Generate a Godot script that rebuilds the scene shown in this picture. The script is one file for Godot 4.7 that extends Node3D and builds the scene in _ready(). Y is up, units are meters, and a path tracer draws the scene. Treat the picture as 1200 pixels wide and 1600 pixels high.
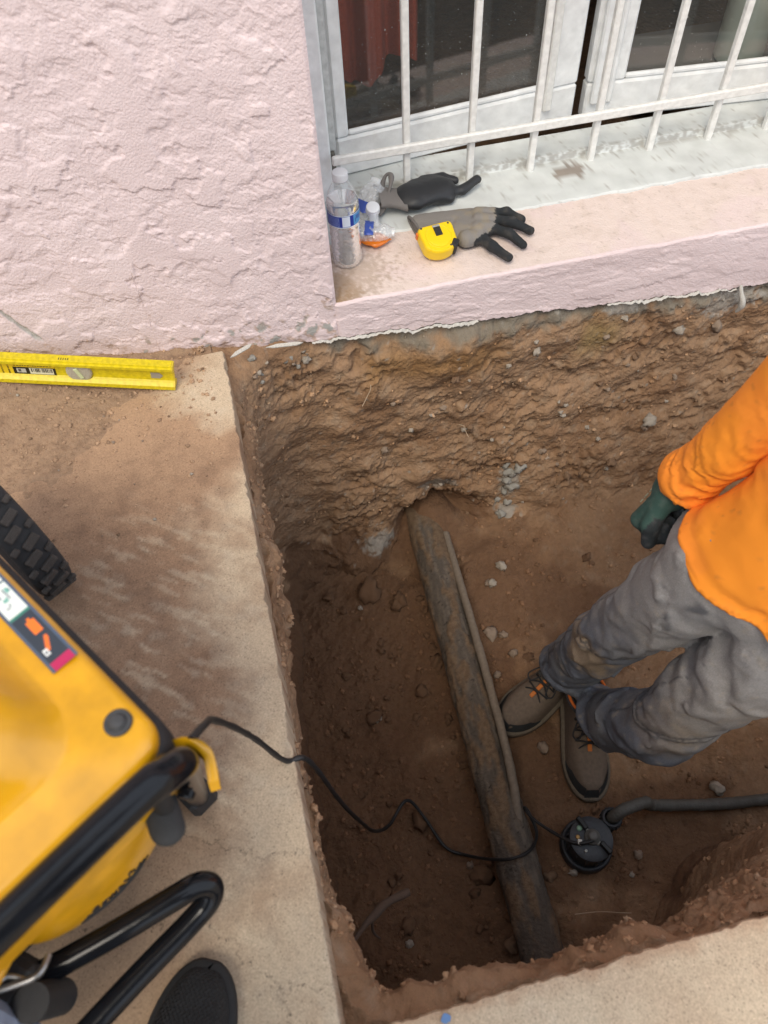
extends Node3D
# A pit dug beside a pink stuccoed house: camera and light first, then the setting, then the things in it.

const LEFT_EDGE := -0.237     # sawn edge of the pavement left of the pit
const FRONT_EDGE := 1.185     # sawn edge of the pavement in front of the pit
const FLOOR := -0.86
var n1 := FastNoiseLite.new()
var n2 := FastNoiseLite.new()
var nr := FastNoiseLite.new()
var nc := FastNoiseLite.new()
var rng := RandomNumberGenerator.new()
var tex := {}
var M := {}
var taken := {}
var used := {}

# ---------------------------------------------------------------- helpers
func numbered(called: String) -> String:
	if not used.has(called):
		used[called] = 0
		return called
	used[called] += 1
	return "%s_%03d" % [called, used[called]]

func thing(called: String, label: String, category: String, at := Vector3.ZERO, turn := 0.0, group := "") -> Node3D:
	var o := Node3D.new()
	o.name = numbered(called)
	add_child(o)
	o.position = at
	o.rotation.y = turn
	tag(o, label, category, group)
	return o

func tag(o: Node, label: String, category: String, group := ""):
	o.set_meta("label", label)
	o.set_meta("category", category)
	if group != "":
		o.set_meta("group", group)

func part(called: String, mesh: Mesh, m: Material, parent: Node, at := Vector3.ZERO, basis_ := Basis.IDENTITY) -> MeshInstance3D:
	var o := MeshInstance3D.new()
	o.mesh = mesh
	o.material_override = m
	o.name = called if parent != self else numbered(called)
	parent.add_child(o, true)
	o.transform = Transform3D(basis_, at)
	return o

func structure(called: String, mesh: Mesh, m: Material, label: String) -> MeshInstance3D:
	var o := part(called, mesh, m, self)
	o.set_meta("kind", "structure")
	o.set_meta("label", label)
	return o

func lin(r: float, g: float, b: float) -> Color:      # a linear colour for albedo_color
	return Color(r, g, b).linear_to_srgb()

func mat(c: Color, rough := 0.8, metal := 0.0) -> StandardMaterial3D:
	var m := StandardMaterial3D.new()
	m.albedo_color = c
	m.roughness = rough
	m.metallic = metal
	return m

func textured(m: StandardMaterial3D, albedo, normal, scale: float, strength := 1.0, world := false) -> StandardMaterial3D:
	if albedo:
		m.albedo_texture = albedo
	if normal:
		m.normal_enabled = true
		m.normal_texture = normal
		m.normal_scale = strength
	m.uv1_triplanar = true
	m.uv1_world_triplanar = world
	m.uv1_scale = Vector3.ONE * scale
	return m

func noise_image(size: int, freq: float, oct: int, lo: float, hi: float, kind := FastNoiseLite.TYPE_SIMPLEX_SMOOTH, seed_ := 1, gamma := 1.0) -> Image:
	var n := FastNoiseLite.new()
	n.noise_type = kind
	n.seed = seed_
	n.frequency = freq
	n.fractal_octaves = oct
	if kind == FastNoiseLite.TYPE_CELLULAR:
		n.cellular_return_type = FastNoiseLite.RETURN_DISTANCE2_SUB
	var im := n.get_seamless_image(size, size)
	im.convert(Image.FORMAT_L8)
	var d := im.get_data()
	for i in d.size():
		d[i] = int(clampf(lerpf(lo, hi, pow(d[i] / 255.0, gamma)), 0.0, 1.0) * 255.0)
	return Image.create_from_data(size, size, false, Image.FORMAT_L8, d)

func grain_image(size: int, seed_: int, speck: float, depth: float, pale := 0.0) -> Image:   # mineral grain: random single grains over soft mottling
	var im := noise_image(size, 0.02, 4, 0.86, 1.0, FastNoiseLite.TYPE_SIMPLEX_SMOOTH, seed_)
	var d := im.get_data()
	var r := RandomNumberGenerator.new()
	r.seed = seed_
	for i in d.size():
		var v := float(d[i]) * r.randf_range(0.9, 1.0)
		if pale > 0.0:
			v *= 0.88
		if r.randf() < speck:
			v *= 1.0 - depth * r.randf()
		elif r.randf() < pale:
			v = minf(255.0, v * r.randf_range(1.05, 1.3))
		d[i] = int(v)
	return Image.create_from_data(size, size, false, Image.FORMAT_L8, d)

func as_normal(im: Image, strength: float) -> ImageTexture:
	var c := im.duplicate() as Image
	c.convert(Image.FORMAT_RGBA8)
	c.bump_map_to_normal_map(strength)
	return ImageTexture.create_from_image(c)

func mesh_of(v: PackedVector3Array, idx: PackedInt32Array, col := PackedColorArray(), uv := PackedVector2Array(), nrm := PackedVector3Array()) -> ArrayMesh:
	if nrm.is_empty():
		nrm.resize(v.size())
		for i in range(0, idx.size(), 3):
			var a := v[idx[i]]
			var n := (v[idx[i + 2]] - a).cross(v[idx[i + 1]] - a)
			nrm[idx[i]] += n
			nrm[idx[i + 1]] += n
			nrm[idx[i + 2]] += n
		for i in nrm.size():
			nrm[i] = nrm[i].normalized() if nrm[i].length_squared() > 1e-20 else Vector3.UP
	else:
		var s := 0
		for i in range(0, mini(idx.size(), 3000), 3):
			var a := v[idx[i]]
			s += 1 if (v[idx[i + 2]] - a).cross(v[idx[i + 1]] - a).dot(nrm[idx[i]]) > 0.0 else -1
		if s < 0:
			for i in range(0, idx.size(), 3):
				var t := idx[i + 1]
				idx[i + 1] = idx[i + 2]
				idx[i + 2] = t
	var arr := []
	arr.resize(Mesh.ARRAY_MAX)
	arr[Mesh.ARRAY_VERTEX] = v
	arr[Mesh.ARRAY_NORMAL] = nrm
	arr[Mesh.ARRAY_INDEX] = idx
	if not col.is_empty():
		arr[Mesh.ARRAY_COLOR] = col
	if not uv.is_empty():
		arr[Mesh.ARRAY_TEX_UV] = uv
	var m := ArrayMesh.new()
	m.add_surface_from_arrays(Mesh.PRIMITIVE_TRIANGLES, arr)
	return m

func grid(nu: int, nv: int, pos: Callable, colour = null, flip := false, wrap := false, uvf = null) -> ArrayMesh:
	var v := PackedVector3Array()
	var c := PackedColorArray()
	var uv := PackedVector2Array()
	for j in nv + 1:
		for i in nu + 1:
			var p: Vector3 = pos.call(float(i) / nu, float(j) / nv)
			v.append(p)
			if colour != null:
				c.append(colour.call(p))
			if uvf != null:
				uv.append(uvf.call(p))
	return mesh_of(v, grid_index(nu, nv, flip), c, uv)

func grid_index(nu: int, nv: int, flip := false) -> PackedInt32Array:
	var idx := PackedInt32Array()
	for j in nv:
		for i in nu:
			var a := j * (nu + 1) + i
			var b := a + 1
			var d := a + nu + 1
			var e := d + 1
			if flip:
				idx.append_array(PackedInt32Array([a, d, b, b, d, e]))
			else:
				idx.append_array(PackedInt32Array([a, b, d, b, e, d]))
	return idx

func loft(rings: Array, cap := true) -> ArrayMesh:     # closed rings of equal count, smooth along and round
	var v := PackedVector3Array()
	var idx := PackedInt32Array()
	var n: int = rings[0].size()
	for r in rings:
		for p in r:
			v.append(p)
	for j in rings.size() - 1:
		for i in n:
			var a := j * n + i
			var b := j * n + (i + 1) % n
			idx.append_array(PackedInt32Array([a, b, a + n, b, b + n, a + n]))
	if cap:
		for e in [0, rings.size() - 1]:
			var mid := Vector3.ZERO
			for p in rings[e]:
				mid += p
			var base := v.size()
			for p in rings[e]:
				v.append(p)
			v.append(mid / n)
			for i in n:
				if e == 0:
					idx.append_array(PackedInt32Array([base + n, base + (i + 1) % n, base + i]))
				else:
					idx.append_array(PackedInt32Array([base + n, base + i, base + (i + 1) % n]))
	return mesh_of(v, idx)

func spline(pts: Array, steps := 8) -> PackedVector3Array:
	var out := PackedVector3Array()
	for i in pts.size() - 1:
		var a: Vector3 = pts[maxi(i - 1, 0)]
		var b: Vector3 = pts[i]
		var c: Vector3 = pts[i + 1]
		var d: Vector3 = pts[mini(i + 2, pts.size() - 1)]
		for s in steps:
			out.append(b.cubic_interpolate(c, a, d, float(s) / steps))
	out.append(pts[-1])
	return out

func tube(path: PackedVector3Array, radius, seg := 12, wobble := 0.0) -> ArrayMesh:    # radius: a number or one for each point
	var rings := []
	var t := (path[1] - path[0]).normalized()
	var nrm := t.cross(Vector3.UP if absf(t.y) < 0.9 else Vector3.RIGHT).normalized()
	for i in path.size():
		var t2 := (path[mini(i + 1, path.size() - 1)] - path[maxi(i - 1, 0)]).normalized()
		nrm = (nrm - t2 * nrm.dot(t2)).normalized()
		var bi := t2.cross(nrm)
		var r: float = radius if (radius is float) else radius[i]
		var ring := []
		for k in seg:
			var a := TAU * k / seg
			var rr := r
			if wobble > 0.0:
				rr += wobble * n1.get_noise_3dv((path[i] + nrm * cos(a) * r + bi * sin(a) * r) * 900.0)
			ring.append(path[i] + (nrm * cos(a) + bi * sin(a)) * rr)
		rings.append(ring)
	return loft(rings)

func lathe(profile: Array, seg := 32) -> ArrayMesh:     # profile of Vector2(radius, height) round Y; repeat a point for a sharp corner
	var v := PackedVector3Array()
	var idx := PackedInt32Array()
	for j in profile.size():
		for i in seg + 1:
			var a := TAU * i / seg
			v.append(Vector3(cos(a) * profile[j].x, profile[j].y, sin(a) * profile[j].x))
	for j in profile.size() - 1:
		if profile[j].is_equal_approx(profile[j + 1]):
			continue
		for i in seg:
			var a := j * (seg + 1) + i
			var d := a + seg + 1
			idx.append_array(PackedInt32Array([a, d, a + 1, a + 1, d, d + 1]))
	return mesh_of(v, idx)

func bevel_box(size: Vector3, bev := 0.003) -> ArrayMesh:   # centred, chamfered edges
	var key := "box%s%s" % [size, bev]
	if taken.has(key):
		return taken[key]
	var h := size * 0.5
	bev = minf(bev, minf(h.x, minf(h.y, h.z)) * 0.9)
	var st := SurfaceTool.new()
	st.begin(Mesh.PRIMITIVE_TRIANGLES)
	st.set_smooth_group(-1)
	var q := func(a: Vector3, b: Vector3, c: Vector3, d: Vector3):
		var n := (c - a).cross(b - a)
		var out := a + b + c + d
		var l := [a, b, c, d] if n.dot(out) > 0.0 else [a, d, c, b]
		for k in [0, 1, 2, 0, 2, 3]:
			st.add_vertex(l[k])
	for ax in 3:
		for s in [-1.0, 1.0]:
			var pts := []
			for k in [[-1.0, -1.0], [1.0, -1.0], [1.0, 1.0], [-1.0, 1.0]]:
				var p := Vector3.ZERO
				p[ax] = s * h[ax]
				p[(ax + 1) % 3] = k[0] * (h[(ax + 1) % 3] - bev)
				p[(ax + 2) % 3] = k[1] * (h[(ax + 2) % 3] - bev)
				pts.append(p)
			q.call(pts[0], pts[1], pts[2], pts[3])
		for s in [-1.0, 1.0]:
			for u in [-1.0, 1.0]:
				var b := (ax + 1) % 3
				var c := (ax + 2) % 3
				var pts := []
				for k in [[-1.0, 0], [1.0, 0], [1.0, 1], [-1.0, 1]]:
					var p := Vector3.ZERO
					p[ax] = k[0] * (h[ax] - bev)
					p[b] = s * (h[b] - (bev if k[1] == 1 else 0.0))
					p[c] = u * (h[c] - (0.0 if k[1] == 1 else bev))
					pts.append(p)
				q.call(pts[0], pts[1], pts[2], pts[3])
	for a in [-1.0, 1.0]:
		for b in [-1.0, 1.0]:
			for c in [-1.0, 1.0]:
				var s := Vector3(a, b, c)
				var p1 := Vector3(h.x, h.y - bev, h.z - bev) * s
				var p2 := Vector3(h.x - bev, h.y, h.z - bev) * s
				var p3 := Vector3(h.x - bev, h.y - bev, h.z) * s
				var l := [p1, p2, p3] if (p3 - p1).cross(p2 - p1).dot(s) > 0.0 else [p1, p3, p2]
				for p in l:
					st.add_vertex(p)
	st.generate_normals()
	taken[key] = st.commit()
	return taken[key]

func extrude(poly: PackedVector2Array, depth: float) -> ArrayMesh:   # polygon in x, y; thickness along z, centred
	var idx2 := Geometry2D.triangulate_polygon(poly)
	var st := SurfaceTool.new()
	st.begin(Mesh.PRIMITIVE_TRIANGLES)
	st.set_smooth_group(-1)
	for s in [-0.5, 0.5]:
		for i in range(0, idx2.size(), 3):
			var l := []
			for k in 3:
				l.append(Vector3(poly[idx2[i + k]].x, poly[idx2[i + k]].y, s * depth))
			var n: Vector3 = (l[2] - l[0]).cross(l[1] - l[0])
			if n.z * s < 0.0:
				l.reverse()
			for p in l:
				st.add_vertex(p)
	var cw := Geometry2D.is_polygon_clockwise(poly)
	for i in poly.size():
		var a := poly[i]
		var b := poly[(i + 1) % poly.size()]
		if not cw:
			var t := a
			a = b
			b = t
		var l := [Vector3(a.x, a.y, -depth / 2), Vector3(b.x, b.y, -depth / 2), Vector3(b.x, b.y, depth / 2), Vector3(a.x, a.y, depth / 2)]
		for k in [0, 2, 1, 0, 3, 2]:
			st.add_vertex(l[k])
	st.generate_normals()
	return st.commit()

func rock(r: float, seed_: int, squash := 0.7, rough := 0.35) -> ArrayMesh:
	var v := PackedVector3Array()
	var idx := PackedInt32Array()
	var nu := 12
	var nv := 8
	var o := Vector3(seed_ * 7.13, seed_ * 3.7, seed_ * 1.9)
	for j in nv + 1:
		for i in nu:
			var th := PI * j / nv
			var d := Vector3(sin(th) * cos(TAU * i / nu), cos(th), sin(th) * sin(TAU * i / nu))
			var k := 1.0 + rough * n1.get_noise_3dv(o * 40.0 + d * 42.0) * 1.6
			v.append(Vector3(d.x, d.y * squash, d.z * 0.85) * r * k)
	for j in nv:
		for i in nu:
			var a := j * nu + i
			var b := j * nu + (i + 1) % nu
			idx.append_array(PackedInt32Array([a, b, a + nu, b, b + nu, a + nu]))
	return mesh_of(v, idx)

# Distance field of tapered capsules joined smoothly, meshed as surface nets.
# bone: [a, b, radius at a, radius at b] and optionally [.., axis, factor] to flatten it along axis.
func flesh(bones: Array, cell: float, k: float, post = null, colour = null) -> ArrayMesh:
	var lo := Vector3.INF
	var hi := -Vector3.INF
	for b in bones:
		var r: float = maxf(b[2], b[3]) + 0.03 + cell * 2.0
		for e in 2:
			lo = lo.min(b[e] - Vector3.ONE * r)
			hi = hi.max(b[e] + Vector3.ONE * r)
	var nx := int((hi.x - lo.x) / cell) + 2
	var ny := int((hi.y - lo.y) / cell) + 2
	var nz := int((hi.z - lo.z) / cell) + 2
	var f := PackedFloat32Array()
	f.resize(nx * ny * nz)
	f.fill(1.0)
	for b in bones:
		var a: Vector3 = b[0]
		var ab: Vector3 = b[1] - b[0]
		var l2 := maxf(ab.length_squared(), 1e-9)
		var ra: float = b[2]
		var rb: float = b[3]
		var flat: bool = b.size() > 4
		var ax: Vector3 = b[4] if flat else Vector3.ZERO
		var fa: float = (1.0 / b[5] - 1.0) if flat else 0.0
		var pad := maxf(ra, rb) + k + cell * 3.0
		var b0: Vector3 = ((b[0].min(b[1]) - Vector3.ONE * pad - lo) / cell).max(Vector3.ZERO)
		var b1: Vector3 = ((b[0].max(b[1]) + Vector3.ONE * pad - lo) / cell).min(Vector3(nx - 1, ny - 1, nz - 1))
		for z in range(int(b0.z), int(b1.z) + 1):
			for y in range(int(b0.y), int(b1.y) + 1):
				var row := (z * ny + y) * nx
				for x in range(int(b0.x), int(b1.x) + 1):
					var p := lo + Vector3(x, y, z) * cell - a
					var t := clampf(p.dot(ab) / l2, 0.0, 1.0)
					p -= ab * t
					if flat:
						p += ax * (p.dot(ax) * fa)
					var d := p.length() - lerpf(ra, rb, t)
					var i := row + x
					var g := f[i]
					var h := k - absf(g - d)
					if h > 0.0:
						f[i] = minf(g, d) - h * h * 0.25 / k
					elif d < g:
						f[i] = d
	if post != null:
		for z in nz:
			for y in ny:
				for x in nx:
					var i := (z * ny + y) * nx + x
					if absf(f[i]) < 0.06:
						f[i] = post.call(lo + Vector3(x, y, z) * cell, f[i])
	var v := PackedVector3Array()
	var nrm := PackedVector3Array()
	var col := PackedColorArray()
	var idx := PackedInt32Array()
	var at := PackedInt32Array()
	at.resize(nx * ny * nz)
	at.fill(-1)
	var off := PackedInt32Array([0, 1, nx, nx + 1, nx * ny, nx * ny + 1, nx * ny + nx, nx * ny + nx + 1])
	var edges := [[0, 1], [2, 3], [4, 5], [6, 7], [0, 2], [1, 3], [4, 6], [5, 7], [0, 4], [1, 5], [2, 6], [3, 7]]
	var cube := [Vector3(0, 0, 0), Vector3(1, 0, 0), Vector3(0, 1, 0), Vector3(1, 1, 0), Vector3(0, 0, 1), Vector3(1, 0, 1), Vector3(0, 1, 1), Vector3(1, 1, 1)]
	for z in nz - 1:
		for y in ny - 1:
			for x in nx - 1:
				var i := (z * ny + y) * nx + x
				if absf(f[i]) > cell * 4.0:
					continue
				var inside := 0
				for q in 8:
					if f[i + off[q]] < 0.0:
						inside += 1
				if inside == 0 or inside == 8:
					continue
				var s := Vector3.ZERO
				var n := 0
				for e in edges:
					var da := f[i + off[e[0]]]
					var db := f[i + off[e[1]]]
					if (da < 0.0) != (db < 0.0):
						s += cube[e[0]].lerp(cube[e[1]], da / (da - db))
						n += 1
				var p := lo + (Vector3(x, y, z) + s / n) * cell
				var g := Vector3(f[i + 1] + f[i + off[3]] + f[i + off[5]] + f[i + off[7]] - f[i] - f[i + off[2]] - f[i + off[4]] - f[i + off[6]],
					f[i + off[2]] + f[i + off[3]] + f[i + off[6]] + f[i + off[7]] - f[i] - f[i + 1] - f[i + off[4]] - f[i + off[5]],
					f[i + off[4]] + f[i + off[5]] + f[i + off[6]] + f[i + off[7]] - f[i] - f[i + 1] - f[i + off[2]] - f[i + off[3]]).normalized()
				at[i] = v.size()
				v.append(p)
				nrm.append(g)
				if colour != null:
					col.append(colour.call(p, g))
	var step := [1, nx, nx * ny]
	for z in range(1, nz - 1):
		for y in range(1, ny - 1):
			for x in range(1, nx - 1):
				var i := (z * ny + y) * nx + x
				if at[i] < 0:
					continue
				for ax in 3:
					var inside := f[i] < 0.0
					if inside == (f[i + step[ax]] < 0.0):
						continue
					var u: int = step[(ax + 1) % 3]
					var w: int = step[(ax + 2) % 3]
					var a := at[i]
					var b := at[i - u]
					var c := at[i - u - w]
					var d := at[i - w]
					if a < 0 or b < 0 or c < 0 or d < 0:
						continue
					if inside:
						idx.append_array(PackedInt32Array([a, c, b, a, d, c]))
					else:
						idx.append_array(PackedInt32Array([a, b, c, a, c, d]))
	return mesh_of(v, idx, col, PackedVector2Array(), nrm)

func basis_from(x: Vector3, y: Vector3) -> Basis:      # x kept, y made square to it
	var a := x.normalized()
	var c := a.cross(y).normalized()
	return Basis(a, c.cross(a), c)

func lettering(text: String, size: float, depth := 0.0006, font_name := "Droid Sans") -> TextMesh:
	var t := TextMesh.new()
	var fnt := SystemFont.new()
	fnt.font_names = PackedStringArray([font_name])
	fnt.font_weight = 700
	t.font = fnt
	t.text = text
	t.font_size = 32
	t.pixel_size = size / 24.0
	t.depth = depth
	return t

# ---------------------------------------------------------------- the start
func _ready():
	n1.noise_type = FastNoiseLite.TYPE_SIMPLEX_SMOOTH
	n1.frequency = 0.03
	n1.fractal_octaves = 2
	n1.seed = 11
	n2.noise_type = FastNoiseLite.TYPE_SIMPLEX_SMOOTH
	n2.frequency = 1.0
	n2.fractal_octaves = 4
	n2.seed = 5
	nr.noise_type = FastNoiseLite.TYPE_SIMPLEX_SMOOTH
	nr.fractal_type = FastNoiseLite.FRACTAL_RIDGED
	nr.frequency = 1.0
	nr.fractal_octaves = 3
	nr.seed = 23
	nc.noise_type = FastNoiseLite.TYPE_CELLULAR
	nc.cellular_return_type = FastNoiseLite.RETURN_DISTANCE
	nc.frequency = 1.0
	nc.fractal_octaves = 2
	nc.seed = 8
	rng.seed = 4242
	var cam := Camera3D.new()
	cam.name = "camera"
	add_child(cam)
	var lens := CameraAttributesPhysical.new()
	lens.frustum_focal_length = 26.0
	lens.frustum_focus_distance = 1.62
	lens.exposure_aperture = 5.0
	lens.frustum_near = 0.02
	lens.frustum_far = 400.0
	cam.attributes = lens
	cam.position = Vector3(-0.153, 1.06, 1.209)
	cam.rotation_degrees = Vector3(-55.35, -10.37, -3.87)
	cam.keep_aspect = Camera3D.KEEP_HEIGHT
	cam.near = 0.02
	cam.far = 400.0
	cam.fov = 67.38
	cam.current = true
	var we := WorldEnvironment.new()
	we.name = "environment"
	var env := Environment.new()
	env.background_mode = Environment.BG_SKY
	var sky := Sky.new()
	var sm := ProceduralSkyMaterial.new()
	sm.sky_top_color = Color(0.86, 0.90, 0.96)
	sm.sky_horizon_color = Color(0.90, 0.92, 0.94)
	sm.ground_horizon_color = Color(0.55, 0.50, 0.45)
	sm.ground_bottom_color = Color(0.45, 0.38, 0.32)
	sm.sky_energy_multiplier = 1.0
	sky.sky_material = sm
	env.sky = sky
	env.tonemap_mode = Environment.TONE_MAPPER_LINEAR
	env.tonemap_exposure = 1.90
	env.sdfgi_enabled = true
	env.ssao_enabled = true
	env.ssil_enabled = true
	we.environment = env
	add_child(we)
	var sun := DirectionalLight3D.new()
	sun.name = "sun"
	sun.light_energy = 0.42
	sun.light_color = Color(1.0, 0.96, 0.90)
	sun.light_angular_distance = 28.0
	sun.shadow_enabled = true
	add_child(sun)
	sun.look_at_from_position(Vector3(-0.8, 2.6, 1.55), Vector3.ZERO)
	make_materials()

	make_ground()

	make_pavement()

	make_pit()

	make_house()

	make_sill_things()

	make_pit_things()

	make_level()

	make_generator()

	make_worker()

	make_onlooker()


func make_materials():
	var grain := grain_image(512, 3, 0.10, 0.55)
	tex.grain = ImageTexture.create_from_image(grain)
	tex.soil = ImageTexture.create_from_image(grain_image(512, 9, 0.06, 0.45, 0.045))
	tex.soil_n = as_normal(noise_image(512, 0.03, 5, 0.0, 1.0, FastNoiseLite.TYPE_SIMPLEX_SMOOTH, 4), 7.0)
	tex.plaster_n = as_normal(noise_image(512, 0.05, 2, 0.0, 1.0, FastNoiseLite.TYPE_SIMPLEX_SMOOTH, 7), 9.0)
	tex.mottle = ImageTexture.create_from_image(noise_image(512, 0.012, 5, 0.82, 1.0, FastNoiseLite.TYPE_SIMPLEX_SMOOTH, 6))
	tex.faint = ImageTexture.create_from_image(noise_image(512, 0.012, 5, 0.90, 1.0, FastNoiseLite.TYPE_SIMPLEX_SMOOTH, 66))
	var weave := Image.create(128, 128, false, Image.FORMAT_L8)
	for y in 128:
		for x in 128:
			var w := 0.5 + 0.25 * sin(x * TAU / 8.0 + (PI if (y / 4) % 2 == 0 else 0.0)) + 0.25 * cos(y * TAU / 4.0)
			weave.set_pixel(x, y, Color(w, w, w))
	tex.weave_n = as_normal(weave, 3.0)
	tex.weave = ImageTexture.create_from_image(noise_image(256, 0.05, 4, 0.80, 1.0, FastNoiseLite.TYPE_SIMPLEX_SMOOTH, 31))
	var brushed := noise_image(256, 0.04, 4, 0.80, 1.0, FastNoiseLite.TYPE_SIMPLEX_SMOOTH, 15)
	tex.brushed = ImageTexture.create_from_image(brushed)
	tex.paint_n = as_normal(noise_image(256, 0.03, 4, 0.0, 1.0, FastNoiseLite.TYPE_SIMPLEX_SMOOTH, 16), 3.0)

	M.soil = textured(mat(Color.WHITE, 0.97), tex.soil, tex.soil_n, 6.0, 1.5, true)
	M.soil.vertex_color_use_as_albedo = true
	M.stone = textured(mat(lin(0.36, 0.27, 0.20), 0.92), tex.grain, tex.soil_n, 14.0, 0.6)
	M.pale_stone = textured(mat(lin(0.46, 0.40, 0.33), 0.9), tex.grain, tex.soil_n, 14.0, 0.6)
	M.brown_stone = textured(mat(lin(0.34, 0.21, 0.125), 0.96), tex.soil, tex.soil_n, 14.0, 0.9)
	M.clod = textured(mat(lin(0.255, 0.14, 0.075), 0.97), tex.soil, tex.soil_n, 10.0, 1.0)
	M.light_clod = textured(mat(lin(0.36, 0.235, 0.145), 0.97), tex.soil, tex.soil_n, 10.0, 1.0)
	M.crumb = mat(Color.WHITE, 0.97)
	M.crumb.vertex_color_use_as_albedo = true
	M.mortar = textured(mat(lin(0.40, 0.38, 0.34), 0.95), tex.grain, tex.soil_n, 16.0, 0.9)
	M.stucco = textured(mat(Color.WHITE, 0.9), null, tex.plaster_n, 7.0, 0.28, true)
	M.stucco.vertex_color_use_as_albedo = true
	M.stucco_plain = textured(mat(lin(0.69, 0.575, 0.575), 0.9), null, tex.plaster_n, 6.0, 1.0, true)
	M.white_wood = textured(mat(Color.WHITE, 0.65), tex.faint, tex.paint_n, 2.0, 0.10, true)
	M.white_wood.vertex_color_use_as_albedo = true
	M.white_paint = textured(mat(lin(0.86, 0.88, 0.88), 0.55), tex.faint, tex.paint_n, 4.0, 0.35, true)
	M.bar_paint = textured(mat(lin(0.84, 0.84, 0.81), 0.5), tex.faint, tex.paint_n, 8.0, 0.5, true)
	M.grey_paint = textured(mat(lin(0.60, 0.62, 0.61), 0.6), tex.mottle, tex.paint_n, 8.0, 0.4, true)
	M.old_paint = textured(mat(lin(0.60, 0.58, 0.53), 0.9), tex.mottle, tex.plaster_n, 30.0, 0.5)
	M.dark_room = mat(lin(0.20, 0.18, 0.16), 0.95)
	var g := mat(Color(0.75, 0.8, 0.8, 0.03), 0.02)
	g.transparency = BaseMaterial3D.TRANSPARENCY_ALPHA
	M.pane = g
	M.black_rubber = textured(mat(lin(0.018, 0.018, 0.02), 0.6), tex.mottle, tex.paint_n, 20.0, 0.3)
	M.cable = textured(mat(lin(0.02, 0.02, 0.021), 0.55), tex.mottle, null, 30.0)

# ---------------------------------------------------------------- ground, pavement, pit
func smooth(a: float, b: float, x: float) -> float:
	return smoothstep(a, b, x)

func bump(c: float, w: float, x: float) -> float:
	var t := (x - c) / w
	return exp(-t * t)

func make_ground():
	var xs := [-60.0, -0.35, 1.58, 60.0]
	var zs := [-60.0, -0.1, 1.28, 60.0]
	var v := PackedVector3Array()
	var idx := PackedInt32Array()
	for j in 3:
		for i in 3:
			if i == 1 and j == 1:
				continue
			var b := v.size()
			for p in [[0, 0], [1, 0], [0, 1], [1, 1]]:
				v.append(Vector3(xs[i + p[0]], -0.062, zs[j + p[1]]))
			idx.append_array(PackedInt32Array([b, b + 1, b + 2, b + 1, b + 3, b + 2]))
	var m := textured(mat(lin(0.28, 0.17, 0.10), 0.97), tex.soil, tex.soil_n, 2.0, 1.0, true)
	structure("ground", mesh_of(v, idx), m, "bare brown earth round the house and pavement")

func slab_colour(x: float, z: float) -> Color:
	var w := n2.get_noise_2d(x * 6.0, z * 6.0)
	var w2 := n2.get_noise_2d(x * 21.0 + 40.0, z * 21.0)
	var streak := n2.get_noise_2d((x * 0.80 + z * 0.6) * 9.0 + 9.0, (x * 0.6 - z * 0.80) * 46.0)
	var c := Color(0.54, 0.44, 0.315).lerp(Color(0.47, 0.37, 0.26), smooth(-0.2, 0.5, w))
	c = c.lerp(Color(0.58, 0.50, 0.38), smooth(0.1, 0.5, w2) * 0.5)
	if x < LEFT_EDGE:
		var d := LEFT_EDGE - x                         # distance from the sawn edge
		var body := smooth(-0.03, 0.15, d + w * 0.10 + w2 * 0.02 + 0.05 * bump(0.33, 0.1, z) - 0.04 * bump(0.12, 0.08, z))
		body *= 1.0 - 0.55 * smooth(0.80, 1.05, z + w * 0.12)
		body = clampf(body + 0.55 * bump(0.27, 0.05, z + w * 0.05), 0.0, 1.0)
		var wipe := smooth(0.10, 0.42, streak) * smooth(0.30, 0.5, z)
		body *= 1.0 - 0.65 * wipe * (1.0 - smooth(0.16, 0.4, d))
		body *= 1.0 - 0.28 * smooth(0.15, 0.5, w2 + streak * 0.5) * smooth(0.35, 0.6, z)
		body = maxf(body, 0.10 + 0.38 * smooth(-0.2, 0.4, w + w2 * 0.5) * smooth(0.0, 0.06, d))
		var dust := Color(0.315, 0.203, 0.128).lerp(Color(0.25, 0.158, 0.10), smooth(-0.2, 0.4, w2))
		dust = dust.lerp(Color(0.40, 0.26, 0.16), smooth(0.45, 0.15, z + w * 0.1 + w2 * 0.05) * 0.9)
		c = c.lerp(Color(0.38, 0.26, 0.16), 0.8 * smooth(0.75, 0.95, z + w * 0.1) * smooth(0.06, 0.2, d + w * 0.08 + w2 * 0.05))
		c = c.lerp(dust, body)
	else:
		var d := z - FRONT_EDGE
		c = c.lerp(Color(0.38, 0.25, 0.16), 0.75 * smooth(0.02, 0.0, d + w2 * 0.012))
		c = c.lerp(Color(0.46, 0.34, 0.23), 0.5 * smooth(0.15, 0.5, w2 + w * 0.3))
	return c

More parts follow.
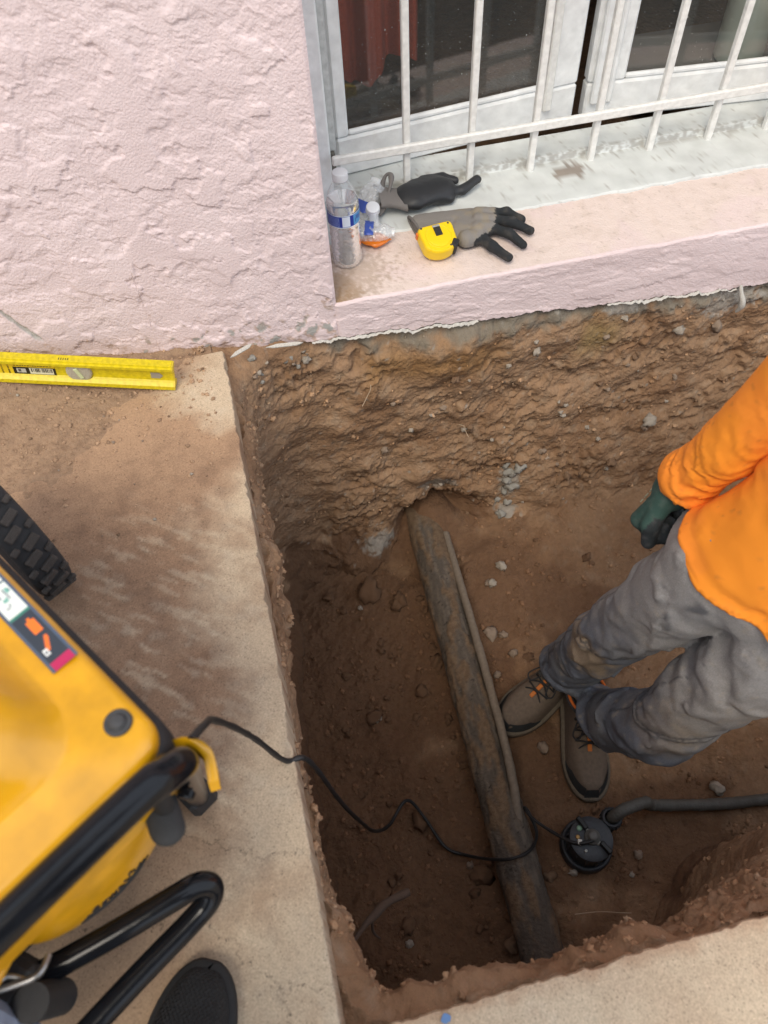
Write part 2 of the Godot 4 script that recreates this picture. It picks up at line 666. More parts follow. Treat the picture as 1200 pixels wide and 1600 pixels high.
func slab_texture(x0: float, x1: float, z0: float, z1: float, nx: int, ny: int, sd: int, cracks := []) -> ImageTexture:
	var r := RandomNumberGenerator.new()
	r.seed = sd
	var d := PackedByteArray()
	d.resize(nx * ny * 3)
	var coarse := []
	var cx := nx / 4 + 2
	var cy := ny / 4 + 2
	for j in cy:
		var row := []
		for i in cx:
			row.append(slab_colour(x0 + (x1 - x0) * i * 4.0 / nx, z0 + (z1 - z0) * j * 4.0 / ny))
		coarse.append(row)
	for j in ny:
		for i in nx:
			var fi := i / 4
			var fj := j / 4
			var c: Color = coarse[fj][fi].lerp(coarse[fj][fi + 1], (i % 4) / 4.0).lerp(coarse[fj + 1][fi].lerp(coarse[fj + 1][fi + 1], (i % 4) / 4.0), (j % 4) / 4.0)
			var k := r.randf_range(0.80, 1.13)
			if r.randf() < 0.035:
				k *= r.randf_range(0.5, 0.85)
			elif r.randf() < 0.02:
				k *= 1.25
			c = (c * k).linear_to_srgb()
			var o := (j * nx + i) * 3
			d[o] = int(clampf(c.r, 0, 1) * 255.0)
			d[o + 1] = int(clampf(c.g, 0, 1) * 255.0)
			d[o + 2] = int(clampf(c.b, 0, 1) * 255.0)
	var im := Image.create_from_data(nx, ny, false, Image.FORMAT_RGB8, d)
	for crack in cracks:                     # hairline cracks
		for k in crack.size() - 1:
			var n := int(crack[k].distance_to(crack[k + 1]) / 0.0008)
			for s in n:
				var q: Vector2 = crack[k].lerp(crack[k + 1], float(s) / n)
				q += Vector2(n2.get_noise_2d(q.x * 50.0, q.y * 50.0), n2.get_noise_2d(q.y * 50.0, q.x * 50.0 + 9.0)) * 0.012
				var ix := int((q.x - x0) / (x1 - x0) * nx)
				var iy := int((q.y - z0) / (z1 - z0) * ny)
				if ix > 0 and iy > 0 and ix < nx - 1 and iy < ny - 1:
					im.set_pixel(ix, iy, im.get_pixel(ix, iy).darkened(0.12))
	return ImageTexture.create_from_image(im)

func slab_mesh(x0: float, x1: float, z0: float, z1: float, thick: float, fx0: float, fx1: float, fz0: float, fz1: float, open_x: bool) -> ArrayMesh:
	# top sheet with a chipped sawn edge towards the pit, then the edge face
	var n := 520
	var rows := 40
	var pos := func(u: float, v: float) -> Vector3:
		var p: Vector3
		var e := v * rows
		if open_x:
			var z := lerpf(z0, z1, pow(u, 1.6))
			var chip := 0.003 * n2.get_noise_2d(z * 40.0, 3.0) + 0.016 * maxf(0.0, n2.get_noise_2d(z * 14.0, 9.0) - 0.22)
			if e < rows - 3:
				var t := e / (rows - 4)
				var x := lerpf(x0, x1 - 0.002 - chip, 1.0 - pow(1.0 - t, 3.0))
				p = Vector3(x, 0.0012 * n2.get_noise_2d(x * 12.0, z * 12.0), z)
			else:
				var k := e - (rows - 3)
				p = Vector3(x1 - chip * (1.0 - k * 0.3), -0.002 - k / 2.0 * thick, z)
		else:
			var x := lerpf(x0, x1, pow(u, 1.6))
			var chip := 0.003 * n2.get_noise_2d(x * 40.0, 3.0) + 0.016 * maxf(0.0, n2.get_noise_2d(x * 14.0, 9.0) - 0.22)
			if e < rows - 3:
				var t := e / (rows - 4)
				var z := lerpf(z1, z0 + 0.002 + chip, 1.0 - pow(1.0 - t, 3.0))
				p = Vector3(x, 0.0012 * n2.get_noise_2d(x * 12.0, z * 12.0), z)
			else:
				var k := e - (rows - 3)
				p = Vector3(x, -0.002 - k / 2.0 * thick, z0 + chip * (1.0 - k * 0.3))
		return p
	var uvf := func(p: Vector3) -> Vector2:
		return Vector2((p.x - fx0) / (fx1 - fx0), (p.z - fz0) / (fz1 - fz0))
	return grid(n, rows, pos, null, open_x, false, uvf)

func make_pavement():
	var a := mat(Color.WHITE, 0.93)
	a.albedo_texture = slab_texture(-1.737, -0.237, 0.0, 2.25, 1000, 1500, 77, [[Vector2(-0.237, 0.985), Vector2(-0.32, 0.965), Vector2(-0.42, 0.90)], [Vector2(-0.237, 1.135), Vector2(-0.30, 1.12), Vector2(-0.38, 1.03), Vector2(-0.55, 1.0)], [Vector2(-0.30, 1.12), Vector2(-0.28, 1.20), Vector2(-0.29, 1.35)]])
	a.normal_enabled = false
	var o := structure("pavement", slab_mesh(-6.0, LEFT_EDGE, 0.028, 6.0, 0.06, -1.737, -0.237, 0.0, 2.25, true), a, "concrete pavement dusted with brown soil, sawn off along the pit")
	var b := mat(Color.WHITE, 0.93)
	b.albedo_texture = slab_texture(-0.237, 1.263, 1.185, 1.935, 1000, 500, 78)
	var f := structure("pavement_front", slab_mesh(LEFT_EDGE + 0.004, 6.0, FRONT_EDGE, 6.0, 0.06, -0.237, 1.263, 1.185, 1.935, false), b, "pale speckled concrete pavement in front of the pit")
	# sprayed survey marks
	var blue := mat(lin(0.12, 0.22, 0.42), 0.9)
	var blot := PackedVector2Array()
	for i in 14:
		blot.append(Vector2.from_angle(TAU * i / 14.0) * (0.006 + 0.0022 * n2.get_noise_1d(i * 0.9)) * Vector2(1.0, 0.8))
	part("paint_spot", extrude(blot, 0.0006), blue, f, Vector3(-0.118, 0.0022, 1.195), Basis(Vector3.RIGHT, -PI / 2))
	part("paint_spot", extrude(blot, 0.0006), mat(lin(0.45, 0.24, 0.22), 0.9), f, Vector3(0.27, 0.0022, 1.245), Basis(Vector3.RIGHT, -PI / 2))
	# loose earth swept up against the house, over the pavement
	var heap := func(x: float, z: float) -> float:
		var h := 0.085 * smooth(-0.36, -0.80, x) * exp(-maxf(z, 0.0) / 0.075)
		h += 0.016 * exp(-maxf(z, 0.0) / 0.05) * smooth(-0.26, -0.4, x)
		h += 0.006 * smooth(-0.36, -0.66, x) * smooth(0.46, 0.10, z + 0.05 * n2.get_noise_2d(x * 7.0, z * 7.0))
		h += 0.004 * n2.get_noise_2d(x * 18.0, z * 18.0) * smooth(0.45, 0.2, z)
		h += 0.005 * maxf(0.0, n2.get_noise_2d(x * 60.0, z * 60.0) - 0.1) * smooth(0.4, 0.1, z)
		return h - 0.004
	var pos := func(u: float, v: float) -> Vector3:
		var x := lerpf(-1.4, -0.262, u)
		var z := lerpf(-0.004, 0.5, v)
		return Vector3(x, heap.call(x, z), z)
	var col := func(p: Vector3) -> Color:
		return Color(0.53, 0.35, 0.222).lerp(Color(0.43, 0.28, 0.178), smooth(-0.05, 0.5, n2.get_noise_2d(p.x * 30.0, p.z * 30.0)))
	var e := part("loose_soil", grid(230, 100, pos, col, false), M.soil, self)
	e.set_meta("kind", "stuff")
	tag(e, "loose sandy soil heaped along the foot of the pink wall", "soil")
	var grit := PackedVector3Array()
	for i in 900:
		var x := rng.randf_range(-0.75, -0.27)
		var z := rng.randf_range(0.01, 0.42) * rng.randf()
		grit.append(Vector3(x, maxf(heap.call(x, z), 0.0) + 0.0004, z))
	crumbs(e, grit, 0.0006, 0.0042, col)
	for i in 46:
		var x := rng.randf_range(-0.72, -0.28)
		var z := rng.randf_range(0.03, 0.42)
		if rng.randf() > 1.2 - z * 1.8:
			continue
		var r := rng.randf_range(0.0011, 0.0034)
		part("pebble", rock(r, i % 9, 0.8), [M.stone, M.pale_stone, M.light_clod, M.light_clod][i % 4], e, Vector3(x, maxf(heap.call(x, z), 0.0) + r * 0.3, z), Basis(Vector3.UP, rng.randf() * TAU))

func pink_bottom(x: float) -> float:     # broken lower edge of the stucco
	var y := 0.0
	if x < -0.36:
		y = -0.03
	elif x < 0.0:
		y = lerpf(-0.012, -0.047, (x + 0.36) / 0.36)
	else:
		y = -0.047 - 0.088 * minf(x, 1.4)
	return y + 0.010 * n2.get_noise_2d(x * 14.0, 1.0) + 0.004 * n2.get_noise_2d(x * 60.0, 5.0)

func soil_colour(p: Vector3) -> Color:
	var a := n2.get_noise_3dv(p * 5.0)
	var b := n2.get_noise_3dv(p * 22.0 + Vector3(9, 3, 1))
	var c := Color(0.55, 0.345, 0.202).lerp(Color(0.45, 0.262, 0.143), smooth(-0.25, 0.45, a))
	c = c.lerp(Color(0.60, 0.435, 0.295), smooth(0.12, 0.5, b) * 0.5)
	return c

func floor_colour(p: Vector3) -> Color:
	var damp := smooth(-0.15, 0.2, n2.get_noise_2d(p.x * 3.0, p.z * 3.0) + 0.35 - 1.4 * (p.x - 0.2))
	return soil_colour(p).lerp(Color(0.235, 0.122, 0.063), 0.35 + 0.55 * damp)

func pit_colour(p: Vector3) -> Color:
	var c := soil_colour(p)
	var floor_tone_top := FLOOR + 0.10 + 0.16 * n2.get_noise_3dv(p * 5.0 + Vector3(2, 8, 1)) + 0.05 * n2.get_noise_3dv(p * 30.0)     # wall foot takes the floor colour to hide the join, ragged upper edge
	c = c.lerp(floor_colour(p), smooth(0.012, -0.012, p.y - floor_tone_top))
	if p.z < 0.14 and p.x > -0.2:
		var b := n2.get_noise_3dv(p * 16.0)
		var b2 := n2.get_noise_3dv(p * 45.0)
		var below := pink_bottom(p.x) - p.y
		var grey := smooth(0.055, 0.015, below + b * 0.05)           # old footing mortar under the stucco
		c = c.lerp(Color(0.33, 0.285, 0.22), grey * smooth(0.0, 0.05, p.x + 0.06))
		c = c.lerp(Color(0.47, 0.255, 0.095), 0.8 * bump(0.10, 0.05, below + b * 0.03) * smooth(0.42, 0.30, p.x) * smooth(0.02, 0.07, p.x))
		c = c.lerp(Color(0.44, 0.32, 0.13), 0.7 * bump(0.60, 0.05, p.x + b * 0.03) * bump(0.10, 0.05, below))
		for w in [[0.42, -0.66, 0.028, 0.055], [0.415, -0.78, 0.03, 0.03], [0.35, -0.86, 0.025, 0.04], [0.04, -0.80, 0.05, 0.03], [0.66, -0.13, 0.05, 0.02], [0.93, -0.17, 0.08, 0.04], [0.22, -0.62, 0.05, 0.03]]:
			var k := bump(w[0], w[2], p.x) * bump(w[1], w[3], p.y)
			c = c.lerp(Color(0.56, 0.52, 0.46), 0.8 * smooth(0.25, 0.6, k + b2 * 0.55))
	return c

func pit_side(kind: int, p: Vector2, y: float) -> float:    # how far the earth stands in from the rim
	var up := y - FLOOR
	var foot := smooth(0.16, -0.03, up)
	if kind == 0:      # under the pavement on the left
		var z := p.y
		var b := 0.016 * smooth(0.75, 0.5, z) + 0.006 + 0.045 * smooth(0.95, 1.14, z)
		return b * bump(-0.13, 0.14, y) - 0.008 - 0.046 * smooth(-0.18, -0.55, y) + (0.03 + 0.04 * smooth(0.45, 0.2, z)) * foot * foot
	if kind == 1:      # under the house
		var x := p.x
		var b := 0.012 + 0.025 * smooth(-0.06, -0.13, y) * bump(0.18, 0.2, x) * smooth(-0.35, -0.18, y)
		b += 0.02 * smooth(-0.3, -0.8, y) + 0.05 * smooth(0.25, 0.6, x) * smooth(-0.3, -0.85, y)
		b += (0.065 + 0.085 * smooth(0.25, 0.5, x)) * foot * foot * (1.0 - 0.8 * bump(0.2, 0.08, x))
		var hole := bump(0.205, 0.085, x) * smooth(-0.66, -0.73, y + 0.03 * n2.get_noise_1d(x * 20.0))
		return b - 0.11 * hole
	if kind == 2:
		return 0.04 + 0.12 * foot
	var x := p.x
	var b := 0.022 + 0.016 * n2.get_noise_2d(x * 5.0, 2.0) + 0.02 * smooth(0.1, -0.2, x)
	b += 0.055 * smooth(0.12, 0.5, x) * smooth(-0.05, -0.22, y)
	b *= 0.35 + 0.65 * smooth(-0.04, -0.13, y)
	b -= 0.05 * smooth(-0.25, -0.6, y)
	b += 0.13 * smooth(0.28, 0.6, x) * smooth(-0.15, -0.6, y) + 0.05 * foot * foot
	return b

func make_pit():
	var x0 := LEFT_EDGE + 0.004
	var x1 := 1.5
	var z0 := -0.008
	var z1 := FRONT_EDGE - 0.004
	var rim := []                     # [inner point, outward point, inward normal, kind a, kind b, share of b]
	var h := 0.0055
	var rBL := 0.17
	var rBR := 0.25
	var rFR := 0.25
	var rFL := 0.06
	var run := func(a: Vector2, b: Vector2, n: Vector2, kind: int, hh: float):
		var k := int(a.distance_to(b) / hh)
		for i in k:
			var p := a.lerp(b, float(i) / k)
			rim.append([p, p - n * 0.07, n, kind, kind, 0.0])
	var arc := func(c: Vector2, r: float, from: float, ka: int, kb: int, corner: Vector2):
		var k := int(r * PI / 2 / h)
		for i in k:
			var d := Vector2.from_angle(from + PI / 2 * i / k)
			var s := minf(absf((corner.x - c.x) / (d.x if absf(d.x) > 1e-4 else 1e-4)), absf((corner.y - c.y) / (d.y if absf(d.y) > 1e-4 else 1e-4)))
			rim.append([c + d * r, c + d * s, -d, ka, kb, float(i) / k])
	run.call(Vector2(x0, z1 - rFL), Vector2(x0, z0 + rBL), Vector2(1, 0), 0, h)
	arc.call(Vector2(x0 + rBL, z0 + rBL), rBL, PI, 0, 1, Vector2(x0 - 0.07, z0 - 0.07))
	run.call(Vector2(x0 + rBL, z0), Vector2(x1 - rBR, z0), Vector2(0, 1), 1, h)
	arc.call(Vector2(x1 - rBR, z0 + rBR), rBR, PI * 1.5, 1, 2, Vector2(x1 + 0.07, z0 - 0.07))
	run.call(Vector2(x1, z0 + rBR), Vector2(x1, z1 - rFR), Vector2(-1, 0), 2, h * 2.0)
	arc.call(Vector2(x1 - rFR, z1 - rFR), rFR, 0.0, 2, 3, Vector2(x1 + 0.07, z1 + 0.07))
	run.call(Vector2(x1 - rFR, z1), Vector2(x0 + rFL, z1), Vector2(0, -1), 3, h)
	arc.call(Vector2(x0 + rFL, z1 - rFL), rFL, PI / 2, 3, 0, Vector2(x0 - 0.07, z1 + 0.07))
	rim.append(rim[0])
	var top_rows := 10
	var rows := 172
	var v := PackedVector3Array()
	var col := PackedColorArray()
	for j in top_rows + rows:
		for s in rim:
			var p: Vector2 = s[0]
			var n: Vector2 = s[2]
			var back: float = (1.0 if s[3] == 1 else 0.0) * (1.0 - s[5]) + (1.0 if s[4] == 1 else 0.0) * s[5]
			var ytop := lerpf(-0.066, minf(pink_bottom(p.x) - 0.006, -0.045), back)
			var q := Vector3()
			if j < top_rows:
				var t := float(j) / top_rows
				var jag := 0.016 * n2.get_noise_2d(p.x * 9.0, p.y * 9.0) + 0.006 * n2.get_noise_2d(p.x * 34.0, p.y * 34.0)
				var g: Vector2 = s[1].lerp(p + n * (0.002 + jag), t)
				var lip := 0.009 * n2.get_noise_2d(g.x * 16.0, g.y * 16.0) + 0.006 * n2.get_noise_2d(g.x * 60.0, g.y * 60.0) - 0.004
				var corner: float = minf(s[5], 1.0 - s[5]) * 2.0 * (1.0 if s[3] == 0 and s[4] == 1 else 0.0)
				q = Vector3(g.x, ytop + lip + 0.058 * smooth(0.0, 0.35, corner) * (1.0 - 0.75 * t * t), g.y)
			else:
				var t := float(j - top_rows) / (rows - 1)
				var y := lerpf(ytop, FLOOR - 0.06, t)
				var inset: float = lerpf(pit_side(s[3], p, y), pit_side(s[4], p, y), s[5])
				var rough: float = lerpf([0.8, 1.0, 0.7, 0.75][s[3]], [0.8, 1.0, 0.7, 0.75][s[4]], s[5])
				var a := Vector3(p.x, y, p.y)
				var warp := n2.get_noise_3dv(a * 6.0)
				var ph := y * 12.0 + (p.x * 0.34 + p.y * 0.2) * 9.0 + warp * 3.4 + 0.6 * n2.get_noise_3dv(a * 17.0)
				var saw := ph - floorf(ph)
				saw = (1.0 - saw) if saw > 0.18 else saw / 0.18 * 0.82       # shelf that juts and breaks off below
				var ph2 := y * 43.0 - p.x * 7.0 + n2.get_noise_3dv(a * 19.0 + Vector3.ONE * 7.0) * 2.8
				var saw2 := ph2 - floorf(ph2)
				saw2 = (1.0 - saw2) if saw2 > 0.2 else saw2 / 0.2 * 0.8
				var amp := smooth(0.0, 0.35, n2.get_noise_3dv(a * 4.0 + Vector3(3, 1, 4)))
				var amp2 := smooth(0.05, 0.4, n2.get_noise_3dv(a * 6.0 + Vector3(1, 5, 2)))
				var d := 0.024 * warp + 0.014 * (saw - 0.5) * (0.10 + 1.1 * amp) + 0.007 * (saw2 - 0.5) * (0.04 + 1.0 * amp2) + 0.020 * (-0.68 - nc.get_noise_3dv(Vector3(a.x * 7.0, a.y * 12.0, a.z * 7.0)))
				d += 0.0045 * n2.get_noise_3dv(Vector3(a.x * 16.0, a.y * 30.0, a.z * 16.0)) + 0.005 * (-0.65 - nc.get_noise_3dv(a * 26.0)) * amp
				d += 0.0025 * n1.get_noise_3dv(a * 3200.0)
				var fade := smooth(0.0, 0.02, ytop - y) * 0.7 + 0.3
				var jag := 0.016 * n2.get_noise_2d(p.x * 9.0, p.y * 9.0) + 0.006 * n2.get_noise_2d(p.x * 34.0, p.y * 34.0)
				if s[3] == 0 or s[3] == 3:
					d += (0.004 * n2.get_noise_3dv(a * 38.0) + 0.003 * (-0.65 - nc.get_noise_3dv(a * 60.0))) * smooth(-0.4, -0.15, y)
				var o := inset * smooth(0.0, 0.03, ytop - y) + d * rough * fade + jag * smooth(-0.35, -0.05, y)
				q = Vector3(p.x + n.x * o, y + 0.006 * rough * warp, p.y + n.y * o)
			v.append(q)
			col.append(pit_colour(q))
	var pit := structure("pit_wall", mesh_of(v, grid_index(rim.size() - 1, top_rows + rows - 1, true), col), M.soil, "rough brown earth sides of the dug pit")
	var pos := func(u: float, w: float) -> Vector3:
		var x := lerpf(-0.31, 1.56, u)
		var z := lerpf(-0.12, 1.26, w)
		return Vector3(x, floor_height(x, z), z)
	var fcol := func(p: Vector3) -> Color:
		return floor_colour(p)
	var fl := structure("pit_floor", grid(330, 245, pos, fcol, false), M.soil, "trodden damp earth at the bottom of the pit")
	# stones and clods
	var seeds := []
	for i in 10:
		seeds.append(rock(1.0, i, 0.72, 0.45))
	var put := func(parent: Node, p: Vector3, r: float, m: Material, called := "stone"):
		part(called, seeds[rng.randi() % 10], m, parent, p, Basis.from_euler(Vector3(rng.randf() * 6.0, rng.randf() * 6.0, rng.randf() * 6.0)).scaled(Vector3(r, r * rng.randf_range(0.7, 1.0), r)))
	var back_i := PackedInt32Array()
	for i in rim.size():
		if rim[i][3] == 1 and rim[i][4] == 1:
			back_i.append(i)
	var on_face := func(x: float, y: float) -> Vector3:
		var bi := 0
		for i in back_i:
			if absf(v[i].x - x) < absf(v[back_i[bi] if bi == 0 else bi].x - x):
				bi = i
		var best := v[bi]
		for j in range(top_rows, top_rows + rows):
			var q := v[j * rim.size() + bi]
			if absf(q.y - y) < absf(best.y - y):
				best = q
		return best
	for s in [[0.80, -0.515, 0.020, 1], [0.785, -0.535, 0.012, 0], [0.146, -0.376, 0.009, 1], [0.23, -0.33, 0.010, 0], [0.384, -0.224, 0.008, 1], [0.66, -0.16, 0.010, 1], [0.81, -0.225, 0.018, 1], [0.62, -0.2, 0.009, 0], [0.915, -0.24, 0.016, 0],
			[0.55, -0.405, 0.008, 1], [0.505, -0.56, 0.012, 0], [0.45, -0.2, 0.012, 1], [0.08, -0.45, 0.012, 0], [0.30, -0.42, 0.010, 2], [0.33, -0.55, 0.011, 2], [0.72, -0.30, 0.010, 2], [0.64, -0.36, 0.010, 2], [0.12, -0.26, 0.010, 2], [0.25, -0.22, 0.011, 2], [0.02, -0.33, 0.012, 2], [0.70, -0.62, 0.016, 2], [0.58, -0.66, 0.014, 2]]:
		put.call(pit, on_face.call(s[0], s[1]) + Vector3(0, 0, 0.15 * s[2]), s[2], [M.stone, M.pale_stone, M.brown_stone][s[3]])
	for s in [[0.405, -0.60], [0.425, -0.625], [0.415, -0.655], [0.43, -0.68], [0.41, -0.70], [0.395, -0.735], [0.425, -0.745], [0.445, -0.60], [0.40, -0.78]]:
		put.call(pit, on_face.call(s[0], s[1]), rng.randf_range(0.012, 0.020), M.mortar, "mortar_lump")
	for i in 26:                                   # gravelly mortar spilt over the rim in the corner
		var k := rng.randi_range(0, rim.size() - 1)
		while not (rim[k][3] == 0 and rim[k][4] == 1 and rim[k][5] > 0.45):
			k = rng.randi_range(0, rim.size() - 1)
		put.call(pit, v[rng.randi_range(5, 18) * rim.size() + k], rng.randf_range(0.003, 0.010), [M.mortar, M.pale_stone, M.stone][i % 3])
	for i in 130:
		var x := rng.randf_range(-0.05, 1.15)
		var y := rng.randf_range(-0.80, -0.14)
		var r := rng.randf_range(0.003, 0.0085)
		put.call(pit, on_face.call(x, y), r, [M.stone, M.brown_stone, M.brown_stone, M.brown_stone, M.brown_stone, M.pale_stone][i % 6])
	for s in [[0.349, 0.211, 0.016, 1], [0.311, 0.252, 0.014, 1], [0.30, 0.247, 0.010, 0], [0.29, 0.713, 0.014, 0], [0.263, 0.388, 0.020, 0], [0.297, 0.397, 0.013, 0], [0.304, 0.456, 0.012, 0], [0.243, 0.505, 0.012, 0], [-0.08, 0.521, 0.012, 1], [-0.055, 0.202, 0.008, 1], [0.413, 0.989, 0.012, 0], [0.382, 1.025, 0.007, 1], [0.26, 0.99, 0.010, 1], [0.647, 0.901, 0.016, 1], [-0.129, 1.034, 0.010, 1], [0.046, 0.914, 0.010, 0], [0.208, 0.985, 0.014, 2], [0.085, 1.09, 0.02, 2]]:
		put.call(fl, Vector3(s[0], floor_height(s[0], s[1]) + s[2] * 0.3, s[1]), s[2], [M.stone, M.pale_stone, M.brown_stone][s[3]])
	for i in 120:                                  # clods on the floor
		var x := rng.randf_range(-0.17, 0.12) if i < 75 else rng.randf_range(0.22, 0.9)
		var z := rng.randf_range(0.12, 1.05)
		var r := rng.randf_range(0.004, 0.013) if i % 8 else rng.randf_range(0.014, 0.026)
		if i >= 75:
			r *= 0.6
		put.call(fl, Vector3(x, floor_height(x, z) + r * 0.12, z), r, M.clod, "clod")
	var loose := PackedVector3Array()
	for i in 5200:
		var x := rng.randf_range(-0.24, 1.1)
		var z := rng.randf_range(0.02, 1.15)
		if n2.get_noise_2d(x * 7.0, z * 7.0) > -0.12 + 0.3 * rng.randf() - (0.15 if x < 0.12 else 0.0):
			loose.append(Vector3(x, floor_height(x, z) + 0.0005, z))
	crumbs(fl, loose, 0.0012, 0.0075, fcol)
	loose = PackedVector3Array()
	for i in 3800:
		var k := rng.randi_range(top_rows * rim.size(), v.size() - rim.size() * 30)
		if n2.get_noise_3dv(v[k] * 8.0) > -0.05:
			loose.append(v[k])
	for i in 2600:
		var k := rng.randi_range(0, rim.size() - 1)
		if (rim[k][3] == 0 or rim[k][3] == 3) and n2.get_noise_1d(k * 0.02) > -0.2:
			loose.append(v[rng.randi_range(top_rows, top_rows + 34) * rim.size() + k])
	crumbs(pit, loose, 0.001, 0.0065, pit_colour)
	put.call(fl, Vector3(-0.02, floor_height(-0.02, 0.16) + 0.006, 0.16), 0.042, M.clod, "clod")

func crumbs(parent: Node, at: PackedVector3Array, lo: float, hi: float, colour: Callable):     # loose crumbs of earth, past counting
	var mm := MultiMesh.new()
	mm.transform_format = MultiMesh.TRANSFORM_3D
	mm.use_colors = true
	mm.mesh = rock(1.0, 3, 0.8, 0.5)
	mm.instance_count = at.size()
	for i in at.size():
		var r := lo + (hi - lo) * pow(rng.randf(), 3.0)
		mm.set_instance_transform(i, Transform3D(Basis.from_euler(Vector3(rng.randf() * 6.0, rng.randf() * 6.0, 0)).scaled(Vector3.ONE * r), at[i]))
		mm.set_instance_color(i, colour.call(at[i]) * rng.randf_range(0.58, 0.92))
	var o := MultiMeshInstance3D.new()
	o.multimesh = mm
	o.material_override = M.crumb
	o.name = "soil_crumbs"
	o.set_meta("kind", "stuff")
	parent.add_child(o, true)

func floor_height(x: float, z: float) -> float:
	var y := FLOOR
	y += 0.040 * smooth(0.12, 0.26, x) - 0.012 * smooth(0.10, -0.02, x)
	y += 0.10 * bump(0.19, 0.09, x) * smooth(0.14, 0.0, z)
	y += 0.06 * smooth(0.24, 0.55, x) * smooth(0.36, 0.02, z)
	y += 0.10 * smooth(0.55, 1.2, x) * smooth(0.6, 1.1, z)
	y += 0.020 * n2.get_noise_2d(x * 3.5, z * 3.5) + 0.008 * n2.get_noise_2d(x * 14.0, z * 14.0)
	y += 0.006 * maxf(0.0, n2.get_noise_2d(x * 40.0, z * 40.0)) * (1.6 - smooth(0.1, 0.3, x))
	var ph := x * 5.0 + z * 8.0 + n2.get_noise_2d(x * 6.0, z * 6.0) * 2.0
	y += 0.006 * (ph - floorf(ph)) * smooth(0.1, 0.4, n2.get_noise_2d(x * 4.0 + 7.0, z * 4.0))
	return y

# ---------------------------------------------------------------- the house
func stucco_height(x: float, y: float, rough_bias := 0.0) -> float:
	var warp := Vector2(n2.get_noise_2d(x * 30.0, y * 30.0), n2.get_noise_2d(x * 30.0 + 50.0, y * 30.0)) * 0.016
	var a := x + warp.x
	var b := y + warp.y
	var big := n2.get_noise_2d(a * 5.0, b * 7.5)
	var big2 := n2.get_noise_2d(a * 11.0 + 31.0, b * 17.0 + b * 3.0)
	var show := smooth(-0.12, 0.22, n2.get_noise_2d(x * 5.0 + 17.0, y * 5.0 + 4.0))
	var h := 0.0023 * smooth(0.0, 0.014, big) * smooth(0.2, 0.8, show) + 0.0011 * smooth(0.14, 0.16, big2) * (1.0 - 0.8 * show) - 0.0012 * smooth(-0.27, -0.30, big2)
	var rough := smooth(0.20, -0.15, big + rough_bias)
	h += (0.0001 + 0.00045 * rough) * n2.get_noise_2d(x * 90.0, y * 90.0)
	h += (0.0002 + 0.0006 * rough) * n1.get_noise_2d(x * 7500.0, y * 7500.0)
	h += 0.0004 * n2.get_noise_2d(x * 9.0 + 3.0, y * 9.0)
	return h

func pink(p: Vector3) -> Color:
	var w := n2.get_noise_3dv(p * 8.0)
	var w2 := n2.get_noise_3dv(p * 40.0)
	var c := Color(0.725, 0.60, 0.60).lerp(Color(0.685, 0.562, 0.562), smooth(-0.3, 0.4, w))
	return c

